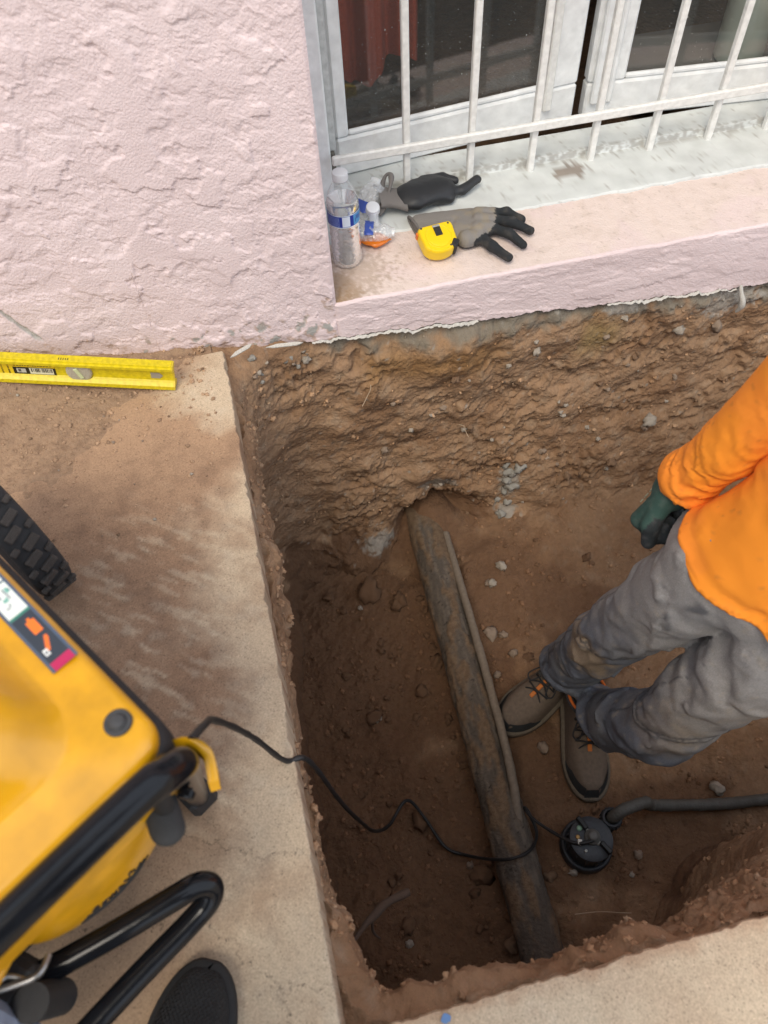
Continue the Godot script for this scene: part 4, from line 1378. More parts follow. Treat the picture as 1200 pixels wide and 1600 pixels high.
func crushed(at: Vector3, axis: Vector3, length: float, r: float, sd: int, label: String, dregs: bool):
	var o := thing("crushed_bottle", label, "bottle", at)
	o.basis = basis_from(axis, Vector3.UP)
	var hash_ := Vector3(sd, sd * 2, sd * 3)
	var pos := func(u: float, v: float) -> Vector3:
		var a := u * TAU
		var k := sin(PI * clampf(v * 0.96 + 0.02, 0, 1))
		var rad := r * pow(k, 0.35)
		if v > 0.80:
			rad = lerpf(rad, 0.011, smooth(0.80, 0.97, v))
		var q := Vector3((v - 0.5) * length, sin(a) * rad * 0.72, cos(a) * rad * 1.1)
		var d := n2.get_noise_3dv(q * 22.0 + hash_) * 0.026 + absf(n2.get_noise_3dv(q * 48.0 + hash_)) * 0.020 - 0.008
		return q * (1.0 + d * 22.0 * 0.45 * smooth(1.0, 0.8, v))
	var st := SurfaceTool.new()
	st.create_from(grid(44, 40, pos, null, false), 0)
	st.deindex()
	var flatmesh := SurfaceTool.new()
	flatmesh.begin(Mesh.PRIMITIVE_TRIANGLES)
	flatmesh.set_smooth_group(-1)
	for p in st.commit_to_arrays()[Mesh.ARRAY_VERTEX]:
		flatmesh.add_vertex(p)
	flatmesh.generate_normals()
	part("shell", flatmesh.commit(), clear_plastic(0.30), o)
	var lm := mat(lin(0.05, 0.10, 0.42), 0.35)
	var lp := func(u: float, v: float) -> Vector3:
		var a := u * 2.2 + 0.6
		var q := Vector3((-0.22 + 0.22 * v) * length, sin(a) * r * 0.78, cos(a) * r * 1.16)
		return q * (1.0 + 0.25 * n2.get_noise_3dv(q * 40.0 + hash_))
	part("label", grid(16, 5, lp, null, false), lm, o)
	if dregs:
		var drink := mat(lin(0.62, 0.16, 0.01), 0.15)
		var dp := func(u: float, v: float) -> Vector3:
			var a := u * TAU
			var k := sin(PI * v)
			var q := Vector3((v - 0.5) * length * 0.85, -0.010 + sin(a) * r * 0.30 * k, 0.010 + cos(a) * r * 0.98 * k)
			return q * (1.0 + 0.14 * n2.get_noise_3dv(q * 45.0 + hash_))
		part("orange_drink", grid(28, 20, dp, null, false), drink, o)
		part("cap", lathe([Vector2(0.0, 0.0), Vector2(0.0145, 0.0), Vector2(0.015, 0.002), Vector2(0.0145, 0.013), Vector2(0.013, 0.015), Vector2(0, 0.015)], 28), mat(lin(0.66, 0.68, 0.72), 0.45), o, o.basis.inverse() * Vector3(0.008, 0.020, -0.045), o.basis.inverse() * Basis(Vector3.RIGHT, 0.35))
		part("neck", tube(PackedVector3Array([o.basis.inverse() * Vector3(0.008, 0.022, -0.045), o.basis.inverse() * Vector3(0.006, 0.0, -0.015)]), 0.011, 14), clear_plastic(0.30), o)

# ---------------------------------------------------------------- down in the pit
func make_pit_things():
	# sewer pipe, crusted with earth
	var a := Vector3(0.187, -0.802, -0.10)
	var b := Vector3(0.128, -0.797, 1.26)
	var pipe := thing("drain_pipe", "old dark sewer pipe crusted with soil across the pit floor", "pipe", a)
	var bas := basis_from(b - a, Vector3.UP)
	pipe.basis = bas
	var len_ := a.distance_to(b)
	var crust := func(t: float, an: float) -> float:
		var q := Vector3(t * 10.0, cos(an) * 1.3, sin(an) * 1.3)
		var top := 0.5 + 0.5 * sin(an)
		return smooth(-0.08, 0.30, n2.get_noise_3dv(q * 0.8) + 0.16 * top + 0.28 * smooth(0.35, 0.12, t) - 0.12 + 0.08 * bump(0.92, 0.12, t) + 0.25 * n2.get_noise_3dv(q * 3.1) * 0.6)
	var pp := func(u: float, v: float) -> Vector3:
		var an := u * TAU
		var t := v * len_
		var r: float = 0.0465 + 0.0040 * crust.call(t, an) + 0.0012 * n2.get_noise_3d(t * 40.0, cos(an) * 3.0, sin(an) * 3.0) + 0.0016 * n2.get_noise_3d(t * 9.0, cos(an), sin(an))
		return Vector3(t, sin(an) * r, cos(an) * r)
	var pc := func(p: Vector3) -> Color:
		var an := atan2(p.y, p.z)
		var k: float = crust.call(p.x, an)
		var w := n2.get_noise_3d(p.x * 12.0, p.y * 60.0, p.z * 60.0)
		var w2 := n2.get_noise_3dv(p * 70.0)
		var c := Color(0.165, 0.135, 0.108).lerp(Color(0.255, 0.205, 0.16), smooth(-0.15, 0.4, w))
		c = c.lerp(Color(0.07, 0.057, 0.047), smooth(0.3, 0.55, w2))
		return c.lerp(Color(0.30, 0.20, 0.122).lerp(Color(0.235, 0.15, 0.09), smooth(-0.2, 0.3, w2)), k)
	part("barrel", grid(64, 420, pp, pc, false), M.soil, pipe)
	# thin conduit lying against it
	var c := thing("conduit", "thin grey conduit lying along the sewer pipe", "pipe", Vector3(0.228, -0.782, 0.075))
	var cpts := spline([Vector3.ZERO, Vector3(-0.018, 0.024, 0.345), Vector3(-0.036, 0.036, 0.62), Vector3(-0.050, 0.024, 0.74), Vector3(-0.075, -0.010, 0.86)], 24)
	var cm := textured(mat(lin(0.225, 0.18, 0.138), 0.85), tex.mottle, tex.soil_n, 12.0, 0.8, true)
	part("tube", tube(cpts, 0.0105, 14, 0.0016), cm, c)
	# pump
	var pump := thing("submersible_pump", "round black submersible pump standing on the pit floor", "pump", Vector3(0.305, floor_height(0.305, 0.945) - 0.004, 0.945))
	var pm := textured(mat(lin(0.035, 0.040, 0.048), 0.5), tex.mottle, tex.paint_n, 14.0, 0.4)
	part("housing", lathe([Vector2(0, 0), Vector2(0.056, 0), Vector2(0.0575, 0.003), Vector2(0.0575, 0.024), Vector2(0.055, 0.029), Vector2(0.050, 0.0295), Vector2(0.0485, 0.027), Vector2(0.047, 0.024), Vector2(0.046, 0.026), Vector2(0.0455, 0.072), Vector2(0.047, 0.075), Vector2(0.0475, 0.083), Vector2(0.046, 0.087), Vector2(0.030, 0.089), Vector2(0.0, 0.089)], 48), pm, pump)
	for i in 12:
		var an := TAU * i / 12.0
		part("inlet_rib", bevel_box(Vector3(0.004, 0.040, 0.005), 0.001), pm, pump, Vector3(cos(an) * 0.0468, 0.049, sin(an) * 0.0468), Basis(Vector3.UP, -an))
	part("cable_gland", lathe([Vector2(0.017, 0.0), Vector2(0.017, 0.006), Vector2(0.015, 0.008), Vector2(0.011, 0.010), Vector2(0.011, 0.016), Vector2(0.006, 0.018), Vector2(0, 0.018)], 24), textured(mat(lin(0.14, 0.14, 0.13), 0.6), tex.mottle, null, 20.0), pump, Vector3(0.002, 0.0885, -0.002))
	part("handle_arm", bevel_box(Vector3(0.011, 0.012, 0.030), 0.002), mat(lin(0.006, 0.006, 0.006), 0.4), pump, Vector3(-0.010, 0.096, -0.034), Basis(Vector3.UP, 0.35))
	part("handle_arm", bevel_box(Vector3(0.011, 0.012, 0.030), 0.002), mat(lin(0.006, 0.006, 0.006), 0.4), pump, Vector3(0.021, 0.096, 0.026), Basis(Vector3.UP, 0.45))
	var steel := mat(lin(0.45, 0.44, 0.40), 0.35, 0.7)
	for s in [[Vector3(-0.003, 0.0905, -0.017), 0.004], [Vector3(0.010, 0.0905, 0.012), 0.005], [Vector3(-0.022, 0.0905, 0.021), 0.0035], [Vector3(0.014, 0.0905, -0.008), 0.004]]:
		part("screw", lathe([Vector2(s[1], -0.002), Vector2(s[1], 0.002), Vector2(s[1] * 0.5, 0.0026), Vector2(s[1] * 0.45, 0.0012), Vector2(0, 0.0012)], 14), steel, pump, s[0])
	part("screw", lathe([Vector2(0.005, -0.002), Vector2(0.005, 0.002), Vector2(0.002, 0.0025), Vector2(0.0, 0.001)], 14), mat(lin(0.42, 0.26, 0.10), 0.4, 0.7), pump, Vector3(-0.028, 0.0885, -0.010))
	part("button", lathe([Vector2(0.006, 0), Vector2(0.006, 0.003), Vector2(0.004, 0.005), Vector2(0, 0.005)], 16), mat(lin(0.25, 0.42, 0.30), 0.4), pump, Vector3(-0.018, 0.0885, -0.026))
	var outlet := part("outlet", lathe([Vector2(0.0, 0.0), Vector2(0.020, 0.0), Vector2(0.0205, 0.05), Vector2(0.0225, 0.052), Vector2(0.0225, 0.074), Vector2(0.020, 0.078), Vector2(0.015, 0.078), Vector2(0.015, 0.07)], 28), pm, pump, Vector3(0.060, 0.012, -0.030))
	for i in 18:
		var an := TAU * i / 18.0
		part("knurl", bevel_box(Vector3(0.003, 0.020, 0.004), 0.0008), pm, outlet, Vector3(cos(an) * 0.0228, 0.063, sin(an) * 0.0228), Basis(Vector3.UP, -an))
	# hose
	var h0 := pump.position + Vector3(0.060, 0.082, -0.030)
	var hose := thing("discharge_hose", "grey black rubber hose running from the pump along the pit floor", "hose", h0)
	var hp := [Vector3(0, -0.015, 0), Vector3(0.006, 0.014, -0.001), Vector3(0.030, 0.026, -0.006), Vector3(0.080, 0.016, -0.010)]
	for x in [0.47, 0.55, 0.65, 0.75, 0.86, 1.0, 1.15, 1.32]:
		var z: float = lerpf(0.895, 0.985, clampf((x - 0.4) / 0.5, 0, 1))
		hp.append(Vector3(x, maxf(floor_height(x, z) + 0.014, lerpf(h0.y, -0.80, clampf((x - 0.40) / 0.2, 0, 1))), z) - h0)
	hp.append(Vector3(1.40, -0.5, 1.0) - h0)
	hp.append(Vector3(1.43, 0.02, 1.0) - h0)
	hp.append(Vector3(1.75, -0.04, 1.0) - h0)
	var hs := spline(hp, 14)
	var hr := []
	for i in hs.size():
		hr.append(0.0130 + 0.0006 * sin(i * 2.1) + 0.0012 * n2.get_noise_1d(i * 0.3))
	part("tube", tube(hs, hr, 16, 0.0012), textured(mat(lin(0.10, 0.098, 0.088), 0.65), tex.mottle, tex.soil_n, 9.0, 0.7), hose)
	part("clamp", lathe([Vector2(0.0165, 0.0), Vector2(0.0175, 0.001), Vector2(0.0175, 0.010), Vector2(0.0165, 0.011)], 24), pm, hose, Vector3(0.0, -0.010, 0))
	# power cable from the generator down to the pump
	var pts := [Vector3(-0.345, 0.36, 0.93), Vector3(-0.305, 0.395, 0.957), Vector3(-0.285, 0.37, 0.93), Vector3(-0.2855, 0.30, 0.899), Vector3(-0.272, 0.15, 0.868), Vector3(-0.250, 0.012, 0.861), Vector3(-0.226, -0.012, 0.856), Vector3(-0.214, -0.10, 0.852), Vector3(-0.195, -0.28, 0.858), Vector3(-0.172, -0.48, 0.850), Vector3(-0.150, -0.68, 0.828), Vector3(-0.115, -0.795, 0.798), Vector3(-0.062, -0.815, 0.750), Vector3(-0.030, -0.842, 0.79), Vector3(0.000, -0.852, 0.862), Vector3(0.040, -0.848, 0.892), Vector3(0.085, -0.775, 0.926), Vector3(0.128, -0.735, 0.942), Vector3(0.175, -0.760, 0.930), Vector3(0.205, -0.795, 0.895), Vector3(0.204, -0.800, 0.850), Vector3(0.196, -0.790, 0.838), Vector3(0.200, -0.775, 0.862), Vector3(0.225, -0.760, 0.900), Vector3(0.262, -0.730, 0.944), Vector3(0.300, -0.722, 0.952), Vector3(0.307, -0.735, 0.943)]
	var cable := thing("power_cable", "thin black power cable hanging from the generator down to the pump", "cable", pts[0])
	for i in pts.size():
		pts[i] -= cable.position
	part("cord", tube(spline(pts, 10), 0.0038, 9, 0.0009), M.cable, cable)
	part("cable_tag", bevel_box(Vector3(0.009, 0.011, 0.011), 0.001), mat(lin(0.6, 0.58, 0.52), 0.6), cable, Vector3(0.275, -0.728, 0.947) - cable.position, Basis(Vector3.UP, -0.4))
	# roots
	var root := thing("cut_root", "brown cut root sticking out of the pit corner", "root", Vector3(-0.245, -0.22, 1.10))
	var rp := spline([Vector3(-0.01, 0.0, 0.02), Vector3(0.015, -0.02, -0.02), Vector3(0.045, -0.035, -0.048), Vector3(0.062, -0.045, -0.060), Vector3(0.085, -0.055, -0.075), Vector3(0.125, -0.075, -0.085)], 8)
	var r2 := []
	for i in rp.size():
		r2.append(lerpf(0.0026, 0.0062, smooth(0.3, 0.6, float(i) / rp.size())))
	var rm := textured(mat(lin(0.085, 0.055, 0.038), 0.9), tex.mottle, tex.soil_n, 30.0, 0.8)
	part("stem", tube(rp, r2, 9, 0.0022), rm, root)
	part("side_root", tube(spline([Vector3(0.062, -0.045, -0.060), Vector3(0.058, -0.075, -0.045), Vector3(0.066, -0.10, -0.035)], 6), 0.0022, 7, 0.001), rm, root)
	part("cut_end", lathe([Vector2(0, 0), Vector2(0.0052, 0), Vector2(0.0048, 0.0016), Vector2(0, 0.0018)], 12), mat(lin(0.42, 0.31, 0.22), 0.9), root, Vector3(0.125, -0.075, -0.085), basis_from(Vector3(0.3, 1, 0), Vector3(1, -0.4, -0.2)))
	for s in [[Vector3(0.33, -0.74, 1.10), Vector3(-0.06, -0.02, -0.02), "pale rootlet poking out of the pit side in front of the pump"], [Vector3(0.05, -0.165, 0.04), Vector3(-0.012, -0.022, 0.012), "short rootlet dangling below the ochre band under the window ledge"], [Vector3(0.26, -0.36, 0.04), Vector3(0.014, -0.016, 0.012), "tiny rootlet in the pit side above the sewer pipe"]]:
		var t := thing("rootlet", s[2], "root", s[0], 0.0, "fine rootlets in the pit")
		part("stem", tube(spline([Vector3.ZERO, s[1] * 0.5 + Vector3(0.004, 0.006, 0.002), s[1], s[1] * 1.7 + Vector3(-0.006, 0.004, 0.006)], 5), 0.0009, 6), mat(lin(0.42, 0.32, 0.22), 0.9), t)
	# flakes of fallen paint at the foot of the wall
	for s in [[Vector3(-0.203, 0.006, 0.042), 0.055, 0.50], [Vector3(-0.118, 0.004, 0.050), 0.075, -0.10]]:
		var t := thing("paint_splinter", "fallen splinter of whitish paint at the corner of the pavement" if s[2] > 0 else "long whitish paint splinter lying along the wall foot", "paint flake", s[0])
		t.rotation.y = s[2]
		var e: float = s[1]
		t.position.y = -0.002
		part("flake", extrude(PackedVector2Array([Vector2(-e / 2, 0.0), Vector2(-e * 0.2, 0.005), Vector2(e * 0.3, 0.0045), Vector2(e / 2, 0.001), Vector2(e * 0.32, -0.0035), Vector2(-e * 0.3, -0.003)]), 0.0022), M.old_paint, t, Vector3(0, 0.006, 0), Basis(Vector3.RIGHT, -PI / 2 + 0.2))

# ---------------------------------------------------------------- spirit level
func make_level():
	var d := Vector3(-0.311, 0.046, -0.064).normalized()
	var lv := thing("spirit_level", "yellow aluminium spirit level lying against the foot of the pink wall", "spirit level", Vector3(-0.340, 0.003, 0.100))
	var z := d.cross(Vector3.UP).normalized() * -1.0            # towards the camera side
	if z.z < 0.0:
		z = -z
	var y := z.cross(d).normalized()
	if y.y < 0.0:
		y = -y
	lv.basis = Basis(-d, y, z).orthonormalized()               # local -x runs along the level
	var yel := textured(mat(lin(0.78, 0.62, 0.01), 0.36), tex.mottle, tex.paint_n, 16.0, 0.25)
	var L := 0.46
	var h := 0.056
	var w := 0.0125
	var poly := PackedVector2Array([Vector2(-w, 0), Vector2(w, 0), Vector2(w, 0.0085), Vector2(0.006, 0.0125), Vector2(0.0028, 0.016), Vector2(0.0028, h - 0.016), Vector2(0.006, h - 0.0125), Vector2(w, h - 0.0085), Vector2(w, h - 0.003), Vector2(w * 0.62, h - 0.0030), Vector2(w * 0.58, h), Vector2(-w * 0.58, h), Vector2(-w * 0.62, h - 0.003), Vector2(-w, h - 0.003), Vector2(-w, h - 0.0085), Vector2(-0.006, h - 0.0125), Vector2(-0.0028, h - 0.016), Vector2(-0.0028, 0.016), Vector2(-0.006, 0.0125), Vector2(-w, 0.0085)])
	# polygon lies in (z, y); length along x
	part("beam", extrude(poly, L), yel, lv, Vector3(-L / 2, 0, 0), Basis(Vector3(0, 0, 1), Vector3(0, 1, 0), Vector3(-1, 0, 0)))
	var ring := part("vial_bezel", lathe([Vector2(0.0, -0.006), Vector2(0.0215, -0.006), Vector2(0.0235, -0.004), Vector2(0.0235, 0.004), Vector2(0.0215, 0.006), Vector2(0.018, 0.0066), Vector2(0.0, 0.0066)], 36), textured(mat(lin(0.50, 0.46, 0.36), 0.4), tex.mottle, null, 40.0), lv, Vector3(-0.170, h / 2, 0.0012), Basis(Vector3.RIGHT, PI / 2))
	part("vial", bevel_box(Vector3(0.008, 0.003, 0.026), 0.0012), mat(lin(0.55, 0.60, 0.34), 0.2), ring, Vector3(0, 0.0075, 0), Basis(Vector3.UP, 0.4))
	# printed label
	var im := Image.create(320, 96, false, Image.FORMAT_RGB8)
	im.fill(Color(0.86, 0.74, 0.10))
	im.fill_rect(Rect2i(110, 30, 210, 66), Color(0.10, 0.10, 0.09))
	im.fill_rect(Rect2i(190, 36, 118, 54), Color(0.85, 0.84, 0.74))
	var r := RandomNumberGenerator.new()
	r.seed = 3
	var x := 198
	while x < 300:
		var bw := r.randi_range(2, 6)
		im.fill_rect(Rect2i(x, 40, bw, 34), Color(0.06, 0.06, 0.06))
		x += bw + r.randi_range(2, 6)
	for yy in [4, 14]:
		x = 116
		while x < 300:
			var bw := r.randi_range(4, 14)
			im.fill_rect(Rect2i(x, yy, bw, 6), Color(0.16, 0.14, 0.05))
			x += bw + 4
	for yy in range(8, 92, 9):
		im.fill_rect(Rect2i(52, yy, 8, r.randi_range(3, 8)), Color(0.2, 0.18, 0.06))
		im.fill_rect(Rect2i(84, yy, 8, r.randi_range(3, 8)), Color(0.2, 0.18, 0.06))
	im.fill_rect(Rect2i(126, 44, 46, 38), Color(0.72, 0.72, 0.68))
	im.fill_rect(Rect2i(134, 50, 14, 24), Color(0.30, 0.30, 0.28))
	var lm := mat(Color.WHITE, 0.4)
	lm.albedo_texture = ImageTexture.create_from_image(im)
	var q := QuadMesh.new()
	q.size = Vector2(0.115, 0.026)
	part("label", q, lm, lv, Vector3(-0.270, h / 2, 0.0034))
	part("lettering", lettering("STANLEY", 0.0095), mat(lin(0.02, 0.02, 0.02), 0.5), lv, Vector3(-0.3215, h / 2, 0.0042), Basis(Vector3(0, 0, 1), PI / 2))
	part("hang_hole", extrude(PackedVector2Array([Vector2(-0.010, -0.007), Vector2(0.006, -0.007), Vector2(0.012, 0.0), Vector2(0.006, 0.007), Vector2(-0.010, 0.007)]), 0.0012), mat(lin(0.30, 0.27, 0.22), 0.9), lv, Vector3(-0.030, h / 2, 0.0032))
	part("end_cap", extrude(poly, 0.003), mat(lin(0.62, 0.47, 0.03), 0.5), lv, Vector3(0.0015, 0, 0), Basis(Vector3(0, 0, 1), Vector3(0, 1, 0), Vector3(-1, 0, 0)).scaled(Vector3.ONE * 0.985))
	for i in 5:
		part("size_mark", bevel_box(Vector3(0.0016, 0.0006, 0.005), 0.0002), mat(lin(0.05, 0.045, 0.02), 0.6), lv, Vector3(-0.185 - 0.004 * i, h + 0.0001, 0.0005))

# ---------------------------------------------------------------- generator
func round_rect(hx: float, hz: float, r: float, y: float, off := Vector2.ZERO) -> Array:
	var out := []
	for c in 4:
		var sx: float = [1, -1, -1, 1][c]
		var sz: float = [1, 1, -1, -1][c]
		for k in 9:
			var a := PI / 2 * (c + k / 8.0)
			out.append(Vector3(off.x + sx * (hx - r) + cos(a) * r, y, off.y + sz * (hz - r) + sin(a) * r))
	return out

func make_generator():
	var g := thing("generator", "yellow portable generator with black tubular frame standing on the pavement", "generator", Vector3(-0.577, 0.0, 0.914))
	var u := Vector3(0.57, 0, 0.82).normalized()
	g.basis = Basis(u, Vector3.UP, Vector3(-u.z, 0, u.x))
	var yel := mat(lin(0.86, 0.43, 0.008), 0.30)
	yel.clearcoat_enabled = true
	yel.clearcoat = 0.4
	yel.clearcoat_roughness = 0.2
	textured(yel, tex.mottle, null, 3.0)
	var black := mat(lin(0.010, 0.011, 0.014), 0.16)
	black.metallic_specular = 0.35
	textured(black, tex.mottle, tex.paint_n, 6.0, 0.06)
	var dark := textured(mat(lin(0.022, 0.022, 0.024), 0.7), tex.mottle, tex.paint_n, 20.0, 0.3)
	var steel := mat(lin(0.30, 0.30, 0.30), 0.35, 0.8)
	# tank: x from -0.25 to 0.20, z from -0.20 to 0.25
	var c := Vector2(-0.025, 0.025)
	var rings := []
	for s in [[0.0, 0.345, 0.030], [0.0, 0.436, 0.030], [0.0012, 0.4425, 0.030], [0.005, 0.446, 0.028], [0.010, 0.4475, 0.028], [0.042, 0.4505, 0.05], [0.046, 0.4525, 0.05], [0.053, 0.460, 0.05], [0.062, 0.475, 0.05], [0.072, 0.492, 0.05], [0.088, 0.505, 0.05], [0.115, 0.513, 0.045], [0.16, 0.517, 0.035], [0.21, 0.518, 0.01]]:
		rings.append(round_rect(0.225 - s[0], 0.225 - s[0], s[2], s[1], c))
	rings.reverse()
	var tank := part("fuel_tank", loft(rings), yel, g)
	part("filler_cap", lathe([Vector2(0, 0.03), Vector2(0.030, 0.03), Vector2(0.034, 0.026), Vector2(0.034, 0.0), Vector2(0.030, -0.01)], 32), dark, tank, Vector3(-0.06, 0.516, 0.03))
	part("edge_trim", loft([round_rect(0.229, 0.229, 0.032, 0.400, c), round_rect(0.231, 0.231, 0.032, 0.404, c), round_rect(0.231, 0.231, 0.032, 0.428, c), round_rect(0.224, 0.224, 0.030, 0.432, c)]), dark, tank)
	var bolt := part("rubber_bolt_cap", lathe([Vector2(0.0118, -0.002), Vector2(0.0118, 0.0015), Vector2(0.0105, 0.0025), Vector2(0.0085, 0.0022), Vector2(0.0075, 0.001), Vector2(0.0065, 0.0045), Vector2(0.005, 0.0058), Vector2(0, 0.006)], 28), textured(mat(lin(0.06, 0.062, 0.066), 0.7), tex.mottle, null, 20.0), tank, Vector3(0.159, 0.4488, -0.180))
	part("rubber_bolt_cap", bolt.mesh, bolt.material_override, tank, Vector3(0.159, 0.4488, 0.225))
	# instruction strip along the rim
	var im := Image.create(512, 72, false, Image.FORMAT_RGB8)
	im.fill(Color(0.30, 0.36, 0.44))
	im.fill_rect(Rect2i(0, 8, 380, 56), Color(0.86, 0.90, 0.89))
	for k in 5:
		im.fill_rect(Rect2i(k * 76, 8, 4, 56), Color(0.35, 0.42, 0.48))
	var r := RandomNumberGenerator.new()
	r.seed = 21
	for k in 5:                 # little pictograms
		for q in 9:
			var px := k * 76 + 12 + r.randi_range(0, 44)
			var py := 12 + r.randi_range(0, 34)
			im.fill_rect(Rect2i(px, py, r.randi_range(4, 14), r.randi_range(3, 12)), [Color(0.30, 0.36, 0.42), Color(0.45, 0.68, 0.64), Color(0.62, 0.66, 0.68)][q % 3])
	im.fill_rect(Rect2i(380, 8, 6, 56), Color(0.25, 0.50, 0.45))
	im.fill_rect(Rect2i(386, 8, 108, 56), Color(0.20, 0.24, 0.29))
	im.fill_rect(Rect2i(404, 18, 30, 24), Color(0.96, 0.48, 0.18))
	im.fill_rect(Rect2i(398, 26, 8, 8), Color(0.96, 0.48, 0.18))
	for q in 6:
		im.fill_rect(Rect2i(444 + q * 4, 22 + q * 3, 9, 9), Color(0.94, 0.46, 0.20))
	im.fill_rect(Rect2i(466, 44, 14, 13), Color(0.88, 0.90, 0.90))
	im.fill_rect(Rect2i(471, 48, 5, 5), Color(0.22, 0.26, 0.31))
	im.fill_rect(Rect2i(494, 8, 18, 56), Color(0.72, 0.16, 0.36))
	var lm := mat(Color.WHITE, 0.35)
	lm.albedo_texture = ImageTexture.create_from_image(im)
	var q2 := PlaneMesh.new()
	q2.size = Vector2(0.285, 0.0255)
	part("instruction_label", q2, lm, tank, Vector3(0.083 - 0.1425, 0.4512, -0.1825), Basis(Vector3(0, 0, 1), 0.0))
	# tubular frame: front hoop, rear hoop, base rails
	for e in [[0.226, 0.0], [-0.29, 0.0]]:
		var x: float = e[0]
		var sx := signf(x)
		var hoop := [Vector3(x - 0.13 * sx, 0.03, -0.19), Vector3(x - 0.095 * sx, 0.15, -0.19), Vector3(x - 0.050 * sx, 0.30, -0.192), Vector3(x - 0.018 * sx, 0.405, -0.194), Vector3(x - 0.006 * sx, 0.440, -0.190), Vector3(x, 0.460, -0.176), Vector3(x, 0.467, -0.152), Vector3(x, 0.470, 0.0), Vector3(x, 0.470, 0.21), Vector3(x, 0.462, 0.238), Vector3(x, 0.445, 0.255), Vector3(x - 0.018 * sx, 0.40, 0.262), Vector3(x - 0.05 * sx, 0.30, 0.264), Vector3(x - 0.13 * sx, 0.03, 0.265)]
		part("frame_hoop", tube(spline(hoop, 6), 0.0146, 18), black, g)
	for z in [-0.19, 0.265]:
		part("frame_rail", tube(PackedVector3Array([Vector3(-0.18, 0.055, z), Vector3(0.10, 0.055, z)]), 0.0155, 16), black, g)
	for x in [-0.16, 0.08]:
		part("frame_crossbar", tube(PackedVector3Array([Vector3(x, 0.085, -0.19), Vector3(x, 0.085, 0.265)]), 0.0145, 16), black, g)
	for z in [-0.19, 0.24]:
		part("rubber_foot", bevel_box(Vector3(0.04, 0.045, 0.04), 0.006), dark, g, Vector3(0.09, 0.0225, z))
	# folded carrying handle below
	part("folding_handle", tube(spline([Vector3(0.163, 0.200, 0.050), Vector3(0.194, 0.200, -0.030), Vector3(0.217, 0.198, -0.100), Vector3(0.225, 0.193, -0.127), Vector3(0.233, 0.182, -0.137), Vector3(0.239, 0.170, -0.128), Vector3(0.239, 0.163, -0.10), Vector3(0.235, 0.160, 0.0), Vector3(0.233, 0.160, 0.27)], 8), 0.0128, 18), black, g)
	part("handle_bracket", bevel_box(Vector3(0.045, 0.06, 0.060), 0.006), dark, g, Vector3(0.166, 0.208, 0.050), Basis(Vector3.UP, 0.3))
	part("handle_knuckle", tube(PackedVector3Array([Vector3(0.195, 0.175, 0.028), Vector3(0.200, 0.24, 0.034)]), 0.017, 16), dark, g)
	part("yellow_tab", bevel_box(Vector3(0.030, 0.012, 0.050), 0.003), yel, g, Vector3(0.182, 0.335, 0.012), Basis(Vector3.UP, 0.4))
	part("chrome_pin", tube(spline([Vector3(0.165, 0.262, 0.062), Vector3(0.186, 0.268, 0.030), Vector3(0.196, 0.268, 0.010), Vector3(0.188, 0.262, -0.004)], 6), 0.0032, 8), steel, g)
	part("chrome_pin", tube(spline([Vector3(0.190, 0.27, 0.052), Vector3(0.178, 0.272, 0.044), Vector3(0.176, 0.268, 0.030), Vector3(0.188, 0.262, 0.022)], 6), 0.0024, 8), steel, g)
	part("control_panel", bevel_box(Vector3(0.03, 0.16, 0.17), 0.006), textured(mat(lin(0.26, 0.31, 0.42), 0.45), tex.mottle, null, 12.0), g, Vector3(0.198, 0.225, 0.135), Basis(Vector3(0, 0, 1), 0.45))
	# engine with its starter cover
	part("engine_block", bevel_box(Vector3(0.28, 0.22, 0.26), 0.02), mat(lin(0.05, 0.05, 0.052), 0.5, 0.3), g, Vector3(-0.03, 0.20, -0.02))
	part("alternator", tube(PackedVector3Array([Vector3(-0.05, 0.20, 0.10), Vector3(-0.05, 0.20, 0.24)]), 0.10, 32), mat(lin(0.25, 0.25, 0.25), 0.4, 0.7), g)
	part("muffler", bevel_box(Vector3(0.12, 0.14, 0.22), 0.02), steel, g, Vector3(-0.22, 0.24, 0.0))
	var dome := [Vector2(0.084, -0.085), Vector2(0.084, 0.0)]
	for i in range(1, 15):
		dome.append(Vector2(0.084 * cos(i / 14.0 * PI / 2), 0.026 * sin(i / 14.0 * PI / 2)))
	var cover := part("starter_cover", lathe(dome, 48), yel, g, Vector3(0.158, 0.268, -0.075), Basis(Vector3(0, 1, 0), Vector3(1, 0, 0), Vector3(0, 0, -1)))
	for rr in [0.043, 0.0485, 0.054]:                # cooling slots round the cover
		var arc := PackedVector3Array()
		var t := acos(rr / 0.084)
		for i in 25:
			var a := PI + lerpf(-0.85, 0.85, i / 24.0)
			arc.append(Vector3(cos(a) * rr, 0.026 * sin(t) + 0.0003, sin(a) * rr))
		part("cooling_slot", tube(arc, 0.0011, 6), dark, cover)
	var word := "DEWALT"
	for i in 6:
		var a := PI + lerpf(0.72, -0.72, i / 5.0)
		var rr := 0.033
		var t := acos(rr / 0.084)
		var radial := Vector3(cos(a), 0, sin(a))
		var nrm := (radial * cos(t) / 0.084 + Vector3(0, sin(t) / 0.026, 0)).normalized()
		var up := (-radial + nrm * nrm.dot(radial)).normalized()
		part("letter", lettering(word[i], 0.0085, 0.003), dark, cover, radial * rr + Vector3(0, 0.026 * sin(t), 0), Basis(up.cross(nrm), up, nrm))
	# rubber pad, bracket strip and latch at the corner
	var pad := part("rubber_pad", flesh([[Vector3(0, 0.0, -0.012), Vector3(0, -0.006, 0.014), 0.016, 0.016, Vector3(0.35, 1, 0).normalized(), 0.6]], 0.0025, 0.004), textured(mat(lin(0.035, 0.036, 0.038), 0.8), tex.mottle, tex.weave_n, 50.0, 0.4), g, Vector3(0.203, 0.352, -0.156), Basis(Vector3.UP, 1.15))
